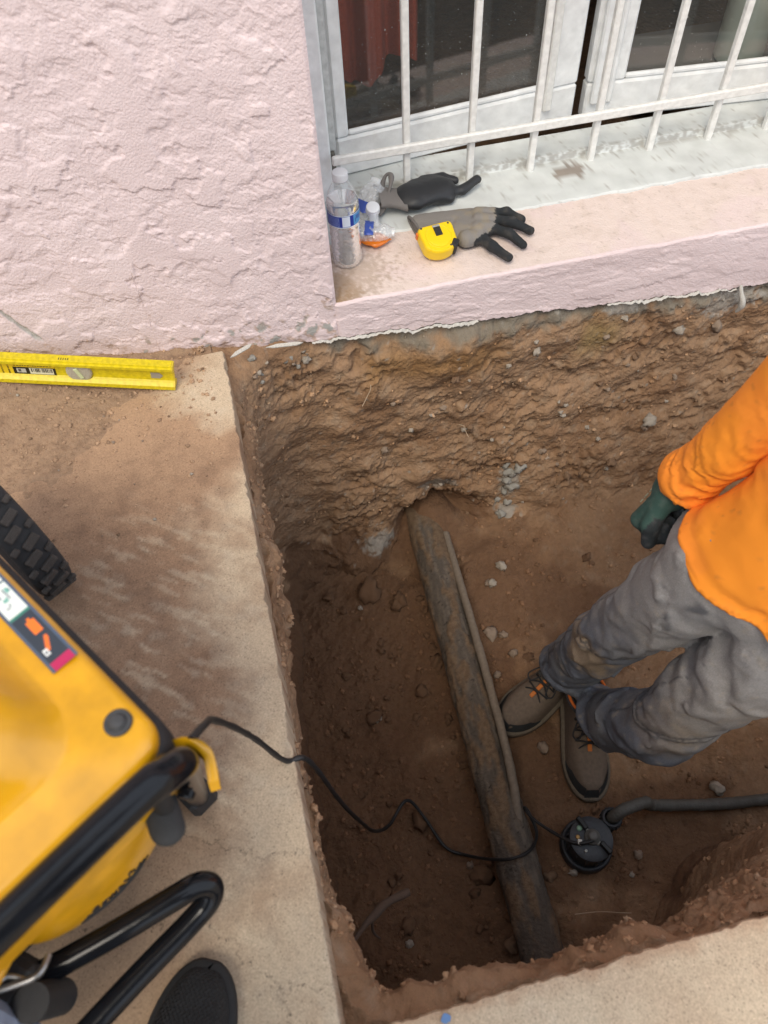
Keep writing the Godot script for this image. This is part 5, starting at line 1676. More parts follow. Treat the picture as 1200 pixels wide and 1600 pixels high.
	part("pad_arm", tube(PackedVector3Array([Vector3(0.203, 0.352, -0.160), Vector3(0.205, 0.405, -0.168), Vector3(0.220, 0.455, -0.165)]), 0.009, 10), dark, g)
	part("latch", bevel_box(Vector3(0.014, 0.012, 0.010), 0.002), black, g, Vector3(0.207, 0.350, -0.181), Basis(Vector3.UP, 0.5))
	var sp := spline([Vector3(0.192, 0.418, -0.205), Vector3(0.200, 0.412, -0.213), Vector3(0.212, 0.402, -0.2155), Vector3(0.220, 0.392, -0.211), Vector3(0.229, 0.380, -0.203)], 6)
	var strip := []
	for i in sp.size():
		var dn := Vector3(0.25, -1.0, 0.25).normalized() * 0.013
		var th := Vector3(0.5, 0, -0.8).normalized() * 0.0045
		strip.append([sp[i] - th, sp[i] + th, sp[i] + th + dn, sp[i] - th + dn])
	part("corner_strip", loft(strip), yel, g)
	# wheel with lugged tyre
	for wz in [-0.252, 0.302]:
		var wheel := part("wheel", lathe([Vector2(0.0, -0.012), Vector2(0.03, -0.016), Vector2(0.055, -0.010), Vector2(0.072, -0.02), Vector2(0.076, -0.02), Vector2(0.076, 0.02), Vector2(0.072, 0.02), Vector2(0.055, 0.010), Vector2(0.03, 0.016), Vector2(0, 0.012)], 32), dark, g, Vector3(-0.382, 0.1225, wz), Basis(Vector3.RIGHT, PI / 2))
		var rub := textured(mat(lin(0.030, 0.031, 0.034), 0.85), tex.mottle, tex.soil_n, 10.0, 0.4)
		part("tyre", lathe([Vector2(0.074, -0.021), Vector2(0.088, -0.027), Vector2(0.104, -0.0275), Vector2(0.112, -0.024), Vector2(0.1155, -0.016), Vector2(0.1165, 0.0), Vector2(0.1155, 0.016), Vector2(0.112, 0.024), Vector2(0.104, 0.0275), Vector2(0.088, 0.027), Vector2(0.074, 0.021)], 64), rub, wheel)
		var dusty := textured(mat(lin(0.085, 0.075, 0.068), 0.95), tex.grain, tex.soil_n, 20.0, 0.6)
		for k in 34:
			var a := TAU * k / 34.0
			var tip := Vector3(cos(a), 0, sin(a))
			var tw := 0.35 if k % 2 == 0 else 0.35
			var side := 1.0 if k % 2 == 0 else -1.0
			for s in [[side * 0.0055, 0.026, 0.0125], [side * -0.0195, 0.013, 0.0085]]:
				part("tread_lug", bevel_box(Vector3(0.0075, s[1], s[2]), 0.0016), dusty, wheel, tip * 0.1178 + Vector3(0, s[0], 0), Basis(tip, Vector3(0, 1, 0), tip.cross(Vector3(0, 1, 0))) * Basis(Vector3(1, 0, 0), tw))
	part("axle", tube(PackedVector3Array([Vector3(-0.382, 0.1225, -0.24), Vector3(-0.382, 0.1225, 0.29)]), 0.009, 12), steel, g)
	part("axle_bracket", bevel_box(Vector3(0.16, 0.03, 0.03), 0.004), dark, g, Vector3(-0.34, 0.10, -0.20))
	part("axle_bracket", bevel_box(Vector3(0.16, 0.03, 0.03), 0.004), dark, g, Vector3(-0.34, 0.10, 0.25))

# ---------------------------------------------------------------- people
func smax(a: float, b: float, k: float) -> float:
	var h := maxf(k - absf(a - b), 0.0)
	return maxf(a, b) + h * h * 0.25 / k

func limb(a: Vector3, b: Vector3, p: Vector3) -> float:      # 0 at a, 1 at b
	var d := b - a
	return (p - a).dot(d) / d.length_squared()

func make_boot(parent: Node3D, toe: Vector3, dir: Vector3, length: float):
	dir = dir.normalized()
	var side := dir.cross(Vector3.UP).normalized()
	var boot := part("boot", boot_upper(length, true), textured(mat(lin(0.165, 0.125, 0.095), 0.88), tex.mottle, tex.soil_n, 14.0, 0.5), parent, toe, Basis(dir, Vector3.UP, side))
	boot_details(boot, length)

func foot_half(t: float, length: float) -> float:          # half width along the foot, 0 heel, 1 toe
	var w := lerpf(0.039, 0.052, smooth(0.15, 0.70, t))
	w *= sqrt(clampf(1.0 - pow(maxf(t - 0.66, 0.0) / 0.341, 2.0), 0.0, 1.0))
	w *= sqrt(clampf(1.0 - pow(maxf(0.14 - t, 0.0) / 0.145, 2.0), 0.0, 1.0))
	return maxf(w, 0.002) * length / 0.28

func boot_upper(length: float, high: bool) -> ArrayMesh:    # toe at origin, heel along -x; stands on y = 0
	var pos := func(u: float, v: float) -> Vector3:
		var t := 0.5 - 0.5 * cos(PI * v)
		var x := (t - 1.0) * length
		var hw := foot_half(clampf(t, 0.002, 0.9985), length) * 0.97
		var top := lerpf(0.132, 0.086, smooth(0.30, 0.60, t))
		top = lerpf(top, 0.060, smooth(0.60, 0.95, t))
		if not high:
			top = lerpf(0.082, 0.034, smooth(0.25, 0.98, t)) + 0.010 * bump(0.72, 0.2, t)
		top *= sqrt(clampf(1.0 - pow(maxf(t - 0.90, 0.0) / 0.105, 2.0), 0.05, 1.0))
		var a := u * PI
		var e := 0.62
		var cz := signf(cos(a)) * pow(absf(cos(a)), e)
		var sy := pow(sin(a), 0.85)
		var pinch := lerpf(1.0, 0.82, sy * smooth(0.7, 0.3, t))
		var crease := 0.0022 * n2.get_noise_3d(x * 30.0, cz * 2.0, sy * 2.0)
		return Vector3(x, 0.014 + sy * (top - 0.014) + crease, cz * hw * pinch)
	return grid(36, 60, pos, null, false)

func boot_details(boot: Node3D, length: float):
	var outline := func(grow: float) -> PackedVector2Array:
		var o := PackedVector2Array()
		for i in 25:
			var t := 0.5 - 0.5 * cos(PI * i / 24.0)
			o.append(Vector2((t - 1.0) * length + grow * (2.0 * t - 1.0), -foot_half(t, length) - grow))
		for i in 25:
			var t := 0.5 + 0.5 * cos(PI * i / 24.0)
			o.append(Vector2((t - 1.0) * length + grow * (2.0 * t - 1.0), foot_half(t, length) + grow))
		return o
	var sole_rings := []
	for s in [[0.0, -0.002], [0.004, 0.005], [0.022, 0.0065], [0.028, 0.0045], [0.029, -0.006]]:
		var ring := []
		for q in outline.call(s[1]):
			ring.append(Vector3(q.x, s[0], q.y))
		sole_rings.append(ring)
	part("sole", loft(sole_rings), textured(mat(lin(0.16, 0.13, 0.095), 0.9), tex.mottle, tex.soil_n, 14.0, 0.4), boot)
	# dark rubber toe guard
	var guard := func(u: float, v: float) -> Vector3:
		var t := lerpf(0.60, 0.999, sin(minf(u, 1.0 - u) * PI))
		var sgn := -1.0 if u < 0.5 else 1.0
		var hw := foot_half(minf(t, 0.985), length)
		var k := lerpf(0.02, 1.0, v)
		return Vector3((t - 1.0) * length + 0.0015 - 0.012 * k * smooth(0.8, 1.0, t), 0.024 + 0.030 * k * smooth(0.58, 0.86, t), sgn * (hw + 0.0015) * (1.0 - 0.16 * k * k))
	part("toe_guard", grid(60, 5, guard, null, false), textured(mat(lin(0.030, 0.034, 0.037), 0.75), tex.mottle, tex.soil_n, 20.0, 0.4), boot)
	var orange := mat(lin(0.50, 0.15, 0.025), 0.7)
	for i in 3:
		part("lace_loop", bevel_box(Vector3(0.016, 0.004, 0.010), 0.0012), orange, boot, Vector3(-0.098 - 0.021 * i, 0.086 + 0.0115 * i, 0), Basis(Vector3(0, 0, 1), -0.42))
	var lace := textured(mat(lin(0.03, 0.03, 0.032), 0.9), tex.weave, null, 60.0)
	for i in 4:
		for s in [-1.0, 1.0]:
			var x := -0.096 - 0.021 * i
			part("lace", tube(spline([Vector3(x, 0.074 + 0.0115 * i, s * 0.030), Vector3(x - 0.008, 0.092 + 0.0115 * i, s * 0.010), Vector3(x - 0.014, 0.094 + 0.0115 * i, -s * 0.012), Vector3(x - 0.020, 0.083 + 0.0115 * i, -s * 0.030)], 5), 0.0019, 7), lace, boot)
	for s in [-1.0, 1.0]:
		part("lace_bow", tube(spline([Vector3(-0.165, 0.132, 0), Vector3(-0.150, 0.132, s * 0.024), Vector3(-0.120, 0.110, s * 0.040), Vector3(-0.114, 0.104, s * 0.024), Vector3(-0.150, 0.126, s * 0.008)], 6), 0.0019, 7), lace, boot)
	var collar := []
	for i in 31:
		var a := TAU * i / 30.0
		collar.append(Vector3(-length * 0.76 + 0.062 * cos(a), 0.140 + 0.022 * cos(a), 0.042 * sin(a)))
	part("collar", tube(PackedVector3Array(collar), 0.0095, 10), textured(mat(lin(0.055, 0.055, 0.058), 0.85), tex.weave, tex.soil_n, 20.0, 0.4), boot)
	var trim := []
	for i in 31:
		var a := TAU * i / 30.0
		trim.append(Vector3(-length * 0.76 + 0.066 * cos(a), 0.150 + 0.022 * cos(a), 0.045 * sin(a)))
	part("collar_trim", tube(PackedVector3Array(trim), 0.0034, 8), mat(lin(0.62, 0.14, 0.02), 0.7), boot)
	part("tongue", bevel_box(Vector3(0.05, 0.010, 0.050), 0.004), textured(mat(lin(0.05, 0.05, 0.052), 0.85), tex.weave, null, 30.0), boot, Vector3(-0.150, 0.138, 0), Basis(Vector3(0, 0, 1), -0.75))

func face_bones(head: Vector3, neck: Vector3, hf: Vector3, hr: Vector3) -> Array:
	var up := hr.cross(hf).normalized()
	if up.y < 0.0:
		up = -up
	return [[head + up * 0.035 - hf * 0.018, head + up * 0.03 + hf * 0.012, 0.080, 0.078, hr, 0.88], [head - up * 0.02 + hf * 0.02, head - up * 0.085 + hf * 0.040, 0.062, 0.034, hr, 0.95], [head + up * 0.012 + hf * 0.090, head - up * 0.028 + hf * 0.108, 0.009, 0.013],
		[head - up * 0.058 + hf * 0.078 - hr * 0.018, head - up * 0.058 + hf * 0.078 + hr * 0.018, 0.008, 0.008], [head + hr * 0.074 + up * 0.012, head + hr * 0.078 - up * 0.022, 0.015, 0.010, hr, 0.4], [head - hr * 0.074 + up * 0.012, head - hr * 0.078 - up * 0.022, 0.015, 0.010, hr, 0.4], [head + up * 0.030 + hf * 0.082 - hr * 0.034, head + up * 0.030 + hf * 0.082 + hr * 0.034, 0.010, 0.010], [head - up * 0.06, neck, 0.052, 0.054]]

func eyes_and_hair(w: Node3D, head: Vector3, hf: Vector3, hr: Vector3):
	var up := hr.cross(hf).normalized()
	if up.y < 0.0:
		up = -up
	for s in [-1.0, 1.0]:
		var eye := part("eye", lathe([Vector2(0, -0.011), Vector2(0.008, -0.008), Vector2(0.011, 0), Vector2(0.008, 0.008), Vector2(0, 0.011)], 16), mat(lin(0.7, 0.68, 0.64), 0.2), w, head + up * 0.010 + hf * 0.078 + hr * s * 0.030)
		part("iris", lathe([Vector2(0, 0.0), Vector2(0.005, 0.0), Vector2(0.004, 0.002), Vector2(0, 0.0025)], 14), mat(lin(0.03, 0.02, 0.012), 0.2), eye, hf * 0.0095, basis_from(up, hf))
	var hairp := func(p: Vector3, d: float) -> float:
		var q := p - head
		return maxf(d - 0.004 * n2.get_noise_3dv(p * 60.0), maxf(q.dot(hf) - 0.055 - q.dot(up) * 0.25, -0.02 - q.dot(up) + q.dot(hf) * 0.7))
	part("hair", flesh([[head + up * 0.04 - hf * 0.02, head + up * 0.036 + hf * 0.010, 0.088, 0.085, hr, 0.9]], 0.006, 0.02, hairp), textured(mat(lin(0.015, 0.011, 0.009), 0.7), tex.mottle, tex.soil_n, 30.0, 0.8), w)

func make_worker():
	var base := Vector3(0.42, floor_height(0.42, 0.60) - 0.0, 0.66)
	var w := thing("person", "worker in orange shirt, grey work trousers and brown boots standing in the pit", "person", base)
	var P := func(x: float, y: float, z: float) -> Vector3: return Vector3(x, y, z) - base
	var fx := Vector3(-0.85, 0, 0.52).normalized()           # facing
	var rt := Vector3(-0.52, 0, -0.85).normalized()          # the worker's right
	var r_ank: Vector3 = P.call(0.376, -0.765, 0.562)
	var r_knee: Vector3 = P.call(0.385, -0.40, 0.645)
	var r_hip: Vector3 = P.call(0.445, 0.0, 0.735)
	var l_ank: Vector3 = P.call(0.402, -0.765, 0.675)
	var l_knee: Vector3 = P.call(0.422, -0.41, 0.836)
	var l_hip: Vector3 = P.call(0.535, 0.0, 0.850)
	var belly: Vector3 = P.call(0.535, 0.13, 0.797)
	var chest: Vector3 = P.call(0.590, 0.38, 0.810)
	var neck: Vector3 = P.call(0.595, 0.52, 0.812)
	var head: Vector3 = P.call(0.575, 0.655, 0.828)
	var r_sh: Vector3 = P.call(0.495, 0.455, 0.690)
	var r_el: Vector3 = P.call(0.460, 0.20, 0.642)
	var r_wr: Vector3 = P.call(0.434, 0.058, 0.602)
	var l_sh: Vector3 = P.call(0.640, 0.475, 0.895)
	var l_el: Vector3 = P.call(0.705, 0.21, 0.945)
	var l_wr: Vector3 = P.call(0.650, 0.02, 0.985)
	# body
	var up0 := Vector3(0, 0.03, 0)
	var trunk := [[P.call(0.50, 0.02, 0.79), belly, 0.06, 0.07], [belly, chest, 0.07, 0.072], [chest, neck, 0.072, 0.052], [neck, head + Vector3(0, -0.05, 0), 0.054, 0.052],
		[chest + Vector3(0, 0.07, 0), r_sh, 0.045, 0.038], [chest + Vector3(0, 0.07, 0), l_sh, 0.045, 0.038], [r_sh, r_el, 0.038, 0.030], [r_el, r_wr, 0.030, 0.022], [l_sh, l_el, 0.038, 0.030], [l_el, l_wr, 0.030, 0.022],
		[r_hip - up0, r_knee, 0.055, 0.048], [r_knee, r_ank, 0.050, 0.036], [l_hip - up0, l_knee, 0.055, 0.048], [l_knee, l_ank, 0.050, 0.036], [r_hip, l_hip, 0.055, 0.055]]
	var skin := textured(mat(lin(0.36, 0.20, 0.13), 0.6), tex.mottle, null, 10.0)
	skin.subsurf_scatter_enabled = true
	skin.subsurf_scatter_strength = 0.1
	var st := SurfaceTool.new()
	st.begin(Mesh.PRIMITIVE_TRIANGLES)
	st.append_from(flesh(trunk, 0.013, 0.04), 0, Transform3D.IDENTITY)
	var up := Vector3.UP
	st.append_from(flesh(face_bones(head, neck, fx, rt), 0.0055, 0.018), 0, Transform3D.IDENTITY)
	part("body", st.commit(), skin, w)
	eyes_and_hair(w, head, fx, rt)
	# trousers
	var tb := [[r_ank + up * 0.03, r_knee.lerp(r_ank, 0.45), 0.060, 0.060], [r_knee.lerp(r_ank, 0.45), r_knee, 0.060, 0.063], [r_knee, r_hip.lerp(r_knee, 0.4), 0.063, 0.070], [r_hip.lerp(r_knee, 0.4), r_hip, 0.070, 0.080],
		[l_ank + up * 0.035, l_knee.lerp(l_ank, 0.45), 0.060, 0.062], [l_knee.lerp(l_ank, 0.45), l_knee, 0.062, 0.065], [l_knee, l_hip.lerp(l_knee, 0.4), 0.065, 0.072], [l_hip.lerp(l_knee, 0.4), l_hip, 0.072, 0.082], [r_hip + up * 0.03, l_hip + up * 0.03, 0.078, 0.080], [r_hip - fx * 0.03 + up * 0.03, l_hip - fx * 0.03 + up * 0.03, 0.078, 0.078], [r_hip.lerp(l_hip, 0.2) + up * 0.09, l_hip.lerp(r_hip, 0.2) + up * 0.09, 0.068, 0.068]]
	var tp := func(p: Vector3, d: float) -> float:
		var q := p * 1.0
		var left := (p - r_knee.lerp(l_knee, 0.5)).dot(rt) < 0.0
		var kn: Vector3 = l_knee if left else r_knee
		var an: Vector3 = l_ank if left else r_ank
		var ang := atan2((p - kn).dot(fx), (p - kn).dot(rt))
		var wv := n2.get_noise_3dv(q * 4.5)
		var wr := n2.get_noise_3dv(q * 9.0 + Vector3(4, 2, 9))
		var low := smooth(-0.12, -0.30, p.y - kn.y)                 # bunched over the boot
		var knee := bump(0.0, 0.12, p.y - kn.y)
		var f := 0.008 * low * sin((p.y + 0.035 * sin(ang * 1.0 + (1.0 if left else 2.6)) + wr * 0.05) * TAU / 0.075)
		f += 0.004 * knee * sin((p.y + 0.06 * cos(ang) + wv * 0.05) * TAU / 0.06)
		var diag := p.y * 0.9 + (p - kn).dot(rt) * 0.9 * (-1.0 if left else 1.0) + (p - kn).dot(fx) * 0.5
		f += 0.0045 * smooth(-0.05, 0.15, p.y - kn.y) * sin((diag + wr * 0.07) * TAU / 0.12) * smooth(-0.3, 0.3, wv + 0.1)
		f += 0.005 * wv + 0.0012 * n2.get_noise_3dv(q * 26.0) + 0.0095 * maxf(0.0, nr.get_noise_3dv(Vector3(q.x * 4.5, q.y * 3.2, q.z * 4.5))) * smooth(-0.1, 0.3, wr + 0.1)
		var seam := absf((p.y - kn.y) - 0.085 + 0.04 * cos(ang - 0.5))
		f += 0.0022 * smooth(0.006, 0.002, seam)
		seam = absf((p.y - kn.y) + 0.10 - 0.02 * cos(ang))
		f += 0.0022 * smooth(0.006, 0.002, seam)
		var hem := (an.y + (0.030 if left else 0.088) + 0.02 * sin(ang)) - p.y
		return smax(d - f, hem, 0.010)
	var tc := func(p: Vector3, _n: Vector3) -> Color:
		var left := (p - r_knee.lerp(l_knee, 0.5)).dot(rt) < 0.0
		var kn: Vector3 = l_knee if left else r_knee
		var wv := n2.get_noise_3dv(p * 6.0 + Vector3(2, 2, 2))
		var wf := n2.get_noise_3dv(p * 40.0)
		var c := Color(0.135, 0.155, 0.200).lerp(Color(0.190, 0.203, 0.230), smooth(-0.2, 0.4, wv))
		var q := p - kn
		var dust := smooth(-0.05, 0.30, q.y + wv * 0.16 + wf * 0.06) * smooth(-0.09, 0.02, q.dot(fx) + 0.05)
		c = c.lerp(Color(0.40, 0.375, 0.35), 0.78 * dust)
		var patch := 1.0 - Vector3(q.dot(rt) / 0.07, (q.y - (0.03 if not left else 0.08)) / 0.085, (q.dot(fx) - 0.07) / 0.09).length()
		c = c.lerp(Color(0.34, 0.25, 0.155), (0.75 if not left else 0.3) * smooth(-0.15, 0.35, patch + wv * 0.5 + wf * 0.3))
		c = c.lerp(Color(0.40, 0.35, 0.29), 0.5 * smooth(0.33, 0.5, wf + wv * 0.3))
		var ang := atan2(q.dot(fx), q.dot(rt))
		for sm in [absf(q.y - 0.085 + 0.04 * cos(ang - 0.5)), absf(q.y - 0.094 + 0.04 * cos(ang - 0.5)), absf(q.y + 0.10 - 0.02 * cos(ang)), absf(wrapf(ang - 0.15, -PI, PI)) * 0.07]:
			c = c.lerp(Color(0.052, 0.058, 0.072), 0.7 * smooth(0.0042, 0.0018, sm))
		return c
	var tm := textured(mat(Color.WHITE, 0.92), tex.weave, tex.weave_n, 22.0, 0.5)
	tm.vertex_color_use_as_albedo = true
	part("trousers", flesh(tb, 0.0064, 0.011, tp, tc), tm, w)
	# shirt
	var sb := [[P.call(0.505, 0.02, 0.795) + rt * 0.058, belly + rt * 0.030, 0.116, 0.108], [P.call(0.505, 0.02, 0.795) - rt * 0.065, belly - rt * 0.06, 0.116, 0.113], [belly + rt * 0.030, chest + rt * 0.040, 0.108, 0.106], [belly - rt * 0.06, chest - rt * 0.07, 0.112, 0.108],
		[chest + rt * 0.04, chest + up * 0.07 + rt * 0.05, 0.106, 0.080], [chest - rt * 0.06, chest + up * 0.07 - rt * 0.05, 0.115, 0.085], [chest + up * 0.09, neck - up * 0.015, 0.085, 0.062], [chest + up * 0.085, r_sh, 0.08, 0.062], [chest + up * 0.085, l_sh, 0.08, 0.062]]
	var arm := [[l_sh, l_el, 0.060, 0.049], [l_el, l_wr, 0.049, 0.041]]
	sb.append_array(arm)
	var sleeve_bones := [[r_sh, r_el, 0.058, 0.046], [r_el, r_wr + (r_el - r_wr) * 0.20, 0.046, 0.041], [r_wr + (r_el - r_wr) * 0.20, r_wr - (r_el - r_wr) * 0.10, 0.041, 0.034]]
	var in_sleeve := [false]
	var sp := func(p: Vector3, d: float) -> float:
		var wv := n2.get_noise_3dv(p * 5.0 + Vector3(7, 1, 3))
		var wr := n2.get_noise_3dv(p * 12.0)
		var t := limb(r_wr, r_sh, p)
		var axis := (r_sh - r_wr).normalized()
		var da := ((p - r_wr) - axis * (p - r_wr).dot(axis)).length()
		var f := 0.0
		var sleeve := 1.0 if in_sleeve[0] else 0.0
		f += sleeve * smooth(0.95, 0.5, t) * (0.0012 + 0.0035 * smooth(0.35, 0.05, t)) * smooth(-0.35, 0.3, wv) * sin(((p - r_wr).dot(axis) + 0.45 * (p - r_wr).dot(fx) + wr * 0.035 + wv * 0.06) * TAU / 0.034)
		f += sleeve * 0.006 * bump(0.10, 0.06, t) - sleeve * 0.005 * bump(0.005, 0.03, t)
		var b := (1.0 - sleeve)
		var drape := (p - belly).dot(rt) + 0.35 * (p - belly).dot(fx)
		f += b * 0.0035 * sin((drape + 0.22 * p.y + wv * 0.08) * TAU / 0.13) * smooth(0.35, 0.0, p.y - belly.y + 0.1)
		f += b * 0.004 * wv + 0.0008 * wr - 0.0045 * maxf(0.0, nr.get_noise_3dv(Vector3(p.x * 3.2, p.y * 2.2, p.z * 3.2) + Vector3(5, 5, 5)) - 0.1)
		f += b * 0.003 * sin(((p.y - belly.y) * 0.8 + (p - belly).dot(rt) * 0.9 + wv * 0.1) * TAU / 0.11) * smooth(-0.02, 0.18, p.y - belly.y)
		# hem roll and the hollow above it
		var hem: float = P.call(0, 0.050, 0).y + 0.018 * (p - belly).dot(rt) / 0.15 + 0.006 * wv
		var hh: float = p.y - hem
		f += b * (0.004 * bump(0.005, 0.012, hh) - 0.003 * bump(0.028, 0.010, hh))
		var cut: float = hem - p.y
		sleeve = 0.0
		if in_sleeve[0]:
			return smax(d - f, -(p - r_wr).dot(axis) - 0.008, 0.012)
		var collar: float = p.y - (neck.y + 0.012)
		return maxf(smax(d - f, cut, 0.022), collar)
	var sc := func(p: Vector3, _n: Vector3) -> Color:
		var wv := n2.get_noise_3dv(p * 5.0)
		var wf := n2.get_noise_3dv(p * 55.0 + Vector3(5, 5, 5))
		var c := Color(0.92, 0.295, 0.022).lerp(Color(0.90, 0.270, 0.026), smooth(-0.2, 0.4, wv))
		return c.lerp(Color(0.50, 0.16, 0.03), 0.45 * smooth(0.40, 0.52, wf))
	var shm := textured(mat(Color.WHITE, 0.9), null, tex.weave_n, 40.0, 0.25)
	shm.vertex_color_use_as_albedo = true
	var shirt := part("shirt", flesh(sb, 0.0068, 0.020, sp, sc), shm, w)
	in_sleeve[0] = true
	part("sleeve", flesh(sleeve_bones, 0.0056, 0.012, sp, sc), shm, shirt)
	# gloves
	for s in 2:
		var wr: Vector3 = r_wr if s == 0 else l_wr
		var dn: Vector3 = (r_wr - r_el).normalized() if s == 0 else (l_wr - l_el).normalized()
		dn = (dn + Vector3(0, -0.6, 0)).normalized()
		var out: Vector3 = rt if s == 0 else -rt
		var fw := (fx - dn * fx.dot(dn)).normalized()
		out = (out - dn * out.dot(dn) - fw * out.dot(fw)).normalized()
		var hb := [[-dn * 0.03, dn * 0.012, 0.030, 0.028]]
		var ks := []
		for k in 4:
			var o: float = [0.030, 0.011, -0.009, -0.028][k]
			var kn: Vector3 = dn * [0.070, 0.076, 0.073, 0.064][k] + fw * o + out * 0.006
			ks.append(kn)
			var m1: Vector3 = kn + dn * 0.014 - out * 0.030
			var m2: Vector3 = m1 - dn * 0.022 - out * 0.014
			hb.append([fw * o * 0.6 + dn * 0.012, kn, 0.017, 0.0135])
			hb.append([kn, m1, 0.0108, 0.0098])
			hb.append([m1, m2, 0.0105, 0.0092])
			hb.append([m2, m2 - dn * 0.012 + out * 0.012, 0.0092, 0.0085])
		hb.append([dn * 0.015 + fw * 0.018, dn * 0.045 + fw * 0.044 - out * 0.010, 0.015, 0.0125])
		hb.append([dn * 0.045 + fw * 0.044 - out * 0.010, dn * 0.076 + fw * 0.046 - out * 0.024, 0.0125, 0.0105])
		var hc := func(p: Vector3, _n: Vector3) -> Color:
			var dark: bool = p.dot(out) < -0.008 and p.dot(dn) > 0.025 or p.dot(dn) > 0.074
			var n := n2.get_noise_3dv(p * 60.0)
			if dark:
				return Color(0.030, 0.036, 0.042).lerp(Color(0.075, 0.08, 0.082), smooth(0.0, 0.5, n))
			return Color(0.040, 0.098, 0.082).lerp(Color(0.075, 0.125, 0.105), smooth(-0.1, 0.5, n))
		var gm := textured(mat(Color.WHITE, 0.85), tex.weave, tex.weave_n, 55.0, 0.6)
		gm.vertex_color_use_as_albedo = true
		var gl := part("glove", flesh(hb, 0.0030, 0.005, null, hc), gm, w, wr, Basis.IDENTITY.scaled(Vector3.ONE * 1.16))
		# faint pale print on the back of the glove
		var pm := mat(lin(0.30, 0.30, 0.22), 0.9)
		for k in 7:
			var q: Vector3 = dn * (0.022 + 0.006 * k) + fw * (0.012 - 0.003 * (k % 3)) + out * 0.0225
			part("print_mark", bevel_box(Vector3(0.0016, 0.007, 0.0024), 0.0005), pm, gl, q, basis_from(out, fw.rotated(dn, 0.2 * (k % 2))))
	make_boot(w, Vector3(0.203, floor_height(0.28, 0.61) - 0.002, 0.645) - base, Vector3(-0.91, 0, 0.41), 0.275)
	make_boot(w, Vector3(0.352, floor_height(0.37, 0.76) - 0.002, 0.855) - base, Vector3(-0.24, 0, 0.97), 0.270)

func make_shoe(parent: Node3D, toe: Vector3, d: Vector3):
	d = d.normalized()
	var len_ := 0.255
	var knit := textured(mat(lin(0.017, 0.017, 0.018), 0.9), tex.weave, tex.weave_n, 11.0, 2.2)
	var s := part("shoe", boot_upper(len_, false), knit, parent, toe, Basis(d, Vector3.UP, d.cross(Vector3.UP)))
	s.set_meta("label", "black knit slip-on shoe on the pavement")
	var rings := []
	for q in [[0.0, 0.0], [0.005, 0.004], [0.018, 0.005], [0.023, 0.002], [0.023, -0.006]]:
		var ring := []
		for i in 25:
			var t := 0.5 - 0.5 * cos(PI * i / 24.0)
			ring.append(Vector3((t - 1.0) * len_ + q[1] * (2.0 * t - 1.0), q[0], -foot_half(t, len_) - q[1]))
		for i in 25:
			var t := 0.5 + 0.5 * cos(PI * i / 24.0)
			ring.append(Vector3((t - 1.0) * len_ + q[1] * (2.0 * t - 1.0), q[0], foot_half(t, len_) + q[1]))
		rings.append(ring)
	part("sole", loft(rings), textured(mat(lin(0.012, 0.012, 0.013), 0.8), tex.mottle, null, 20.0), s)
	var row := []
	for i in 31:
		var a := TAU * i / 30.0
		row.append(Vector3(-len_ * 0.74 + 0.055 * cos(a), 0.084 - 0.012 * cos(a), 0.032 * sin(a)))
	part("collar", tube(PackedVector3Array(row), 0.006, 10), knit, s)

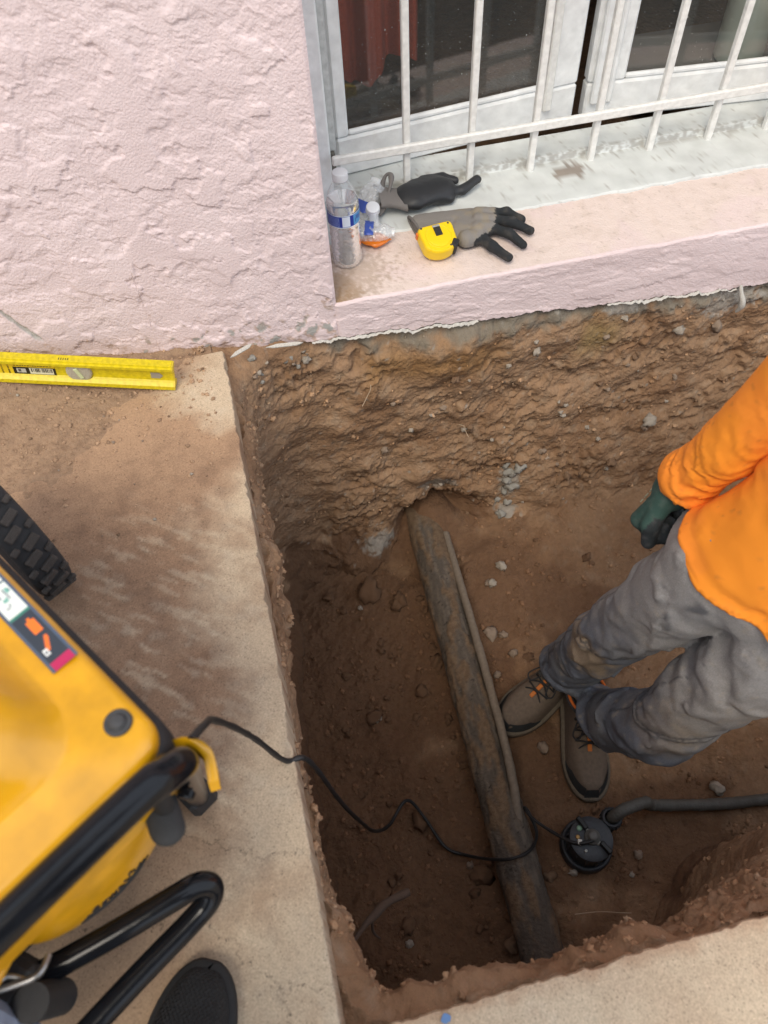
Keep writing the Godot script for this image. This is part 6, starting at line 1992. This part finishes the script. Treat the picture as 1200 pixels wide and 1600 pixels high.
# The one who stoops over the pit, of whom only a shoe is in view; the unseen body is added to shade the pavement and the near side of the pit.
func make_onlooker():
	var base := Vector3(-0.30, 0.0, 1.45)
	var w := thing("person", "person in dark clothes and black knit shoes beside the generator, unseen body added for shade", "person", base)
	var P := func(x: float, y: float, z: float) -> Vector3: return Vector3(x, y, z) - base
	var fx := Vector3(0.15, 0, -0.99).normalized()
	var rt := Vector3(0.99, 0, 0.15).normalized()
	var ankles := [P.call(-0.455, 0.08, 1.248), P.call(-0.115, 0.08, 1.53)]
	var knees := [P.call(-0.43, 0.47, 1.375), P.call(-0.11, 0.47, 1.54)]
	var hips := [P.call(-0.36, 0.82, 1.72), P.call(-0.16, 0.82, 1.75)]
	var belly: Vector3 = P.call(-0.255, 0.98, 1.69)
	var chest: Vector3 = P.call(-0.235, 1.20, 1.60)
	var neck: Vector3 = P.call(-0.225, 1.36, 1.53)
	var head: Vector3 = P.call(-0.215, 1.47, 1.49)
	var shoulders := [P.call(-0.42, 1.29, 1.58), P.call(-0.04, 1.29, 1.60)]
	var elbows := [P.call(-0.46, 1.04, 1.47), P.call(0.02, 1.04, 1.49)]
	var wrists := [P.call(-0.29, 1.02, 1.36), P.call(-0.10, 1.02, 1.37)]
	var skin := textured(mat(lin(0.40, 0.24, 0.16), 0.6), tex.mottle, null, 10.0)
	var trunk := [[hips[0], hips[1], 0.08, 0.08], [(hips[0] + hips[1]) * 0.5, belly, 0.10, 0.10], [belly, chest, 0.10, 0.115], [chest, neck, 0.11, 0.055], [neck, head - fx * 0.02, 0.053, 0.052]]
	var pants := [[hips[0], hips[1], 0.095, 0.095], [(hips[0] + hips[1]) * 0.5, belly, 0.12, 0.115]]
	var coat := [[belly + rt * 0.05 - Vector3(0, 0.10, 0), chest + rt * 0.06, 0.115, 0.12], [belly - rt * 0.05 - Vector3(0, 0.10, 0), chest - rt * 0.06, 0.115, 0.12], [chest, neck - Vector3(0, 0.03, 0), 0.11, 0.065]]
	for s in 2:
		trunk.append_array([[hips[s], knees[s], 0.07, 0.05], [knees[s], ankles[s], 0.048, 0.035], [chest, shoulders[s], 0.07, 0.05], [shoulders[s], elbows[s], 0.043, 0.036], [elbows[s], wrists[s], 0.035, 0.026]])
		pants.append_array([[hips[s], knees[s], 0.092, 0.068], [knees[s], ankles[s], 0.064, 0.052]])
		coat.append_array([[chest + Vector3(0, 0.07, 0), shoulders[s], 0.085, 0.062], [shoulders[s], elbows[s], 0.058, 0.049], [elbows[s], wrists[s], 0.049, 0.038]])
		# hands held as if round a phone
		var hd: Vector3 = (wrists[s] - elbows[s]).normalized()
		var side := rt * (1.0 if s == 0 else -1.0)
		trunk.append([wrists[s], wrists[s] + hd * 0.06, 0.030, 0.030, Vector3.UP, 0.6])
		for k in 4:
			var kn: Vector3 = wrists[s] + hd * 0.075 + fx * (0.026 - 0.018 * k)
			trunk.append([wrists[s] + hd * 0.05 + fx * (0.018 - 0.012 * k), kn, 0.011, 0.010])
			trunk.append([kn, kn + side * 0.020 + Vector3(0, 0.020, 0), 0.0095, 0.0085])
		trunk.append([wrists[s] + hd * 0.02, wrists[s] + hd * 0.055 + Vector3(0, 0.035, 0), 0.012, 0.010])
	var st := SurfaceTool.new()
	st.begin(Mesh.PRIMITIVE_TRIANGLES)
	st.append_from(flesh(trunk, 0.011, 0.02), 0, Transform3D.IDENTITY)
	var look := Vector3(0.12, -0.55, -0.82).normalized()
	st.append_from(flesh(face_bones(head, neck, look, rt), 0.007, 0.018), 0, Transform3D.IDENTITY)
	part("body", st.commit(), skin, w)
	eyes_and_hair(w, head, look, rt)
	var folds := func(p: Vector3, d: float) -> float:
		var wv := n2.get_noise_3dv(p * 6.0)
		return d - 0.006 * wv - 0.003 * sin((p.y + wv * 0.1) * TAU / 0.07)
	part("trousers", flesh(pants, 0.012, 0.03, folds), textured(mat(lin(0.03, 0.035, 0.05), 0.9), tex.weave, tex.weave_n, 22.0, 0.5), w)
	part("jacket", flesh(coat, 0.012, 0.03, folds), textured(mat(lin(0.035, 0.035, 0.038), 0.9), tex.weave, tex.weave_n, 22.0, 0.5), w)
	make_shoe(w, Vector3(-0.374, 0.001, 1.078) - base, Vector3(0.42, 0, -0.90))
	make_shoe(w, Vector3(-0.085, 0.001, 1.335) - base, Vector3(0.15, 0, -0.99))
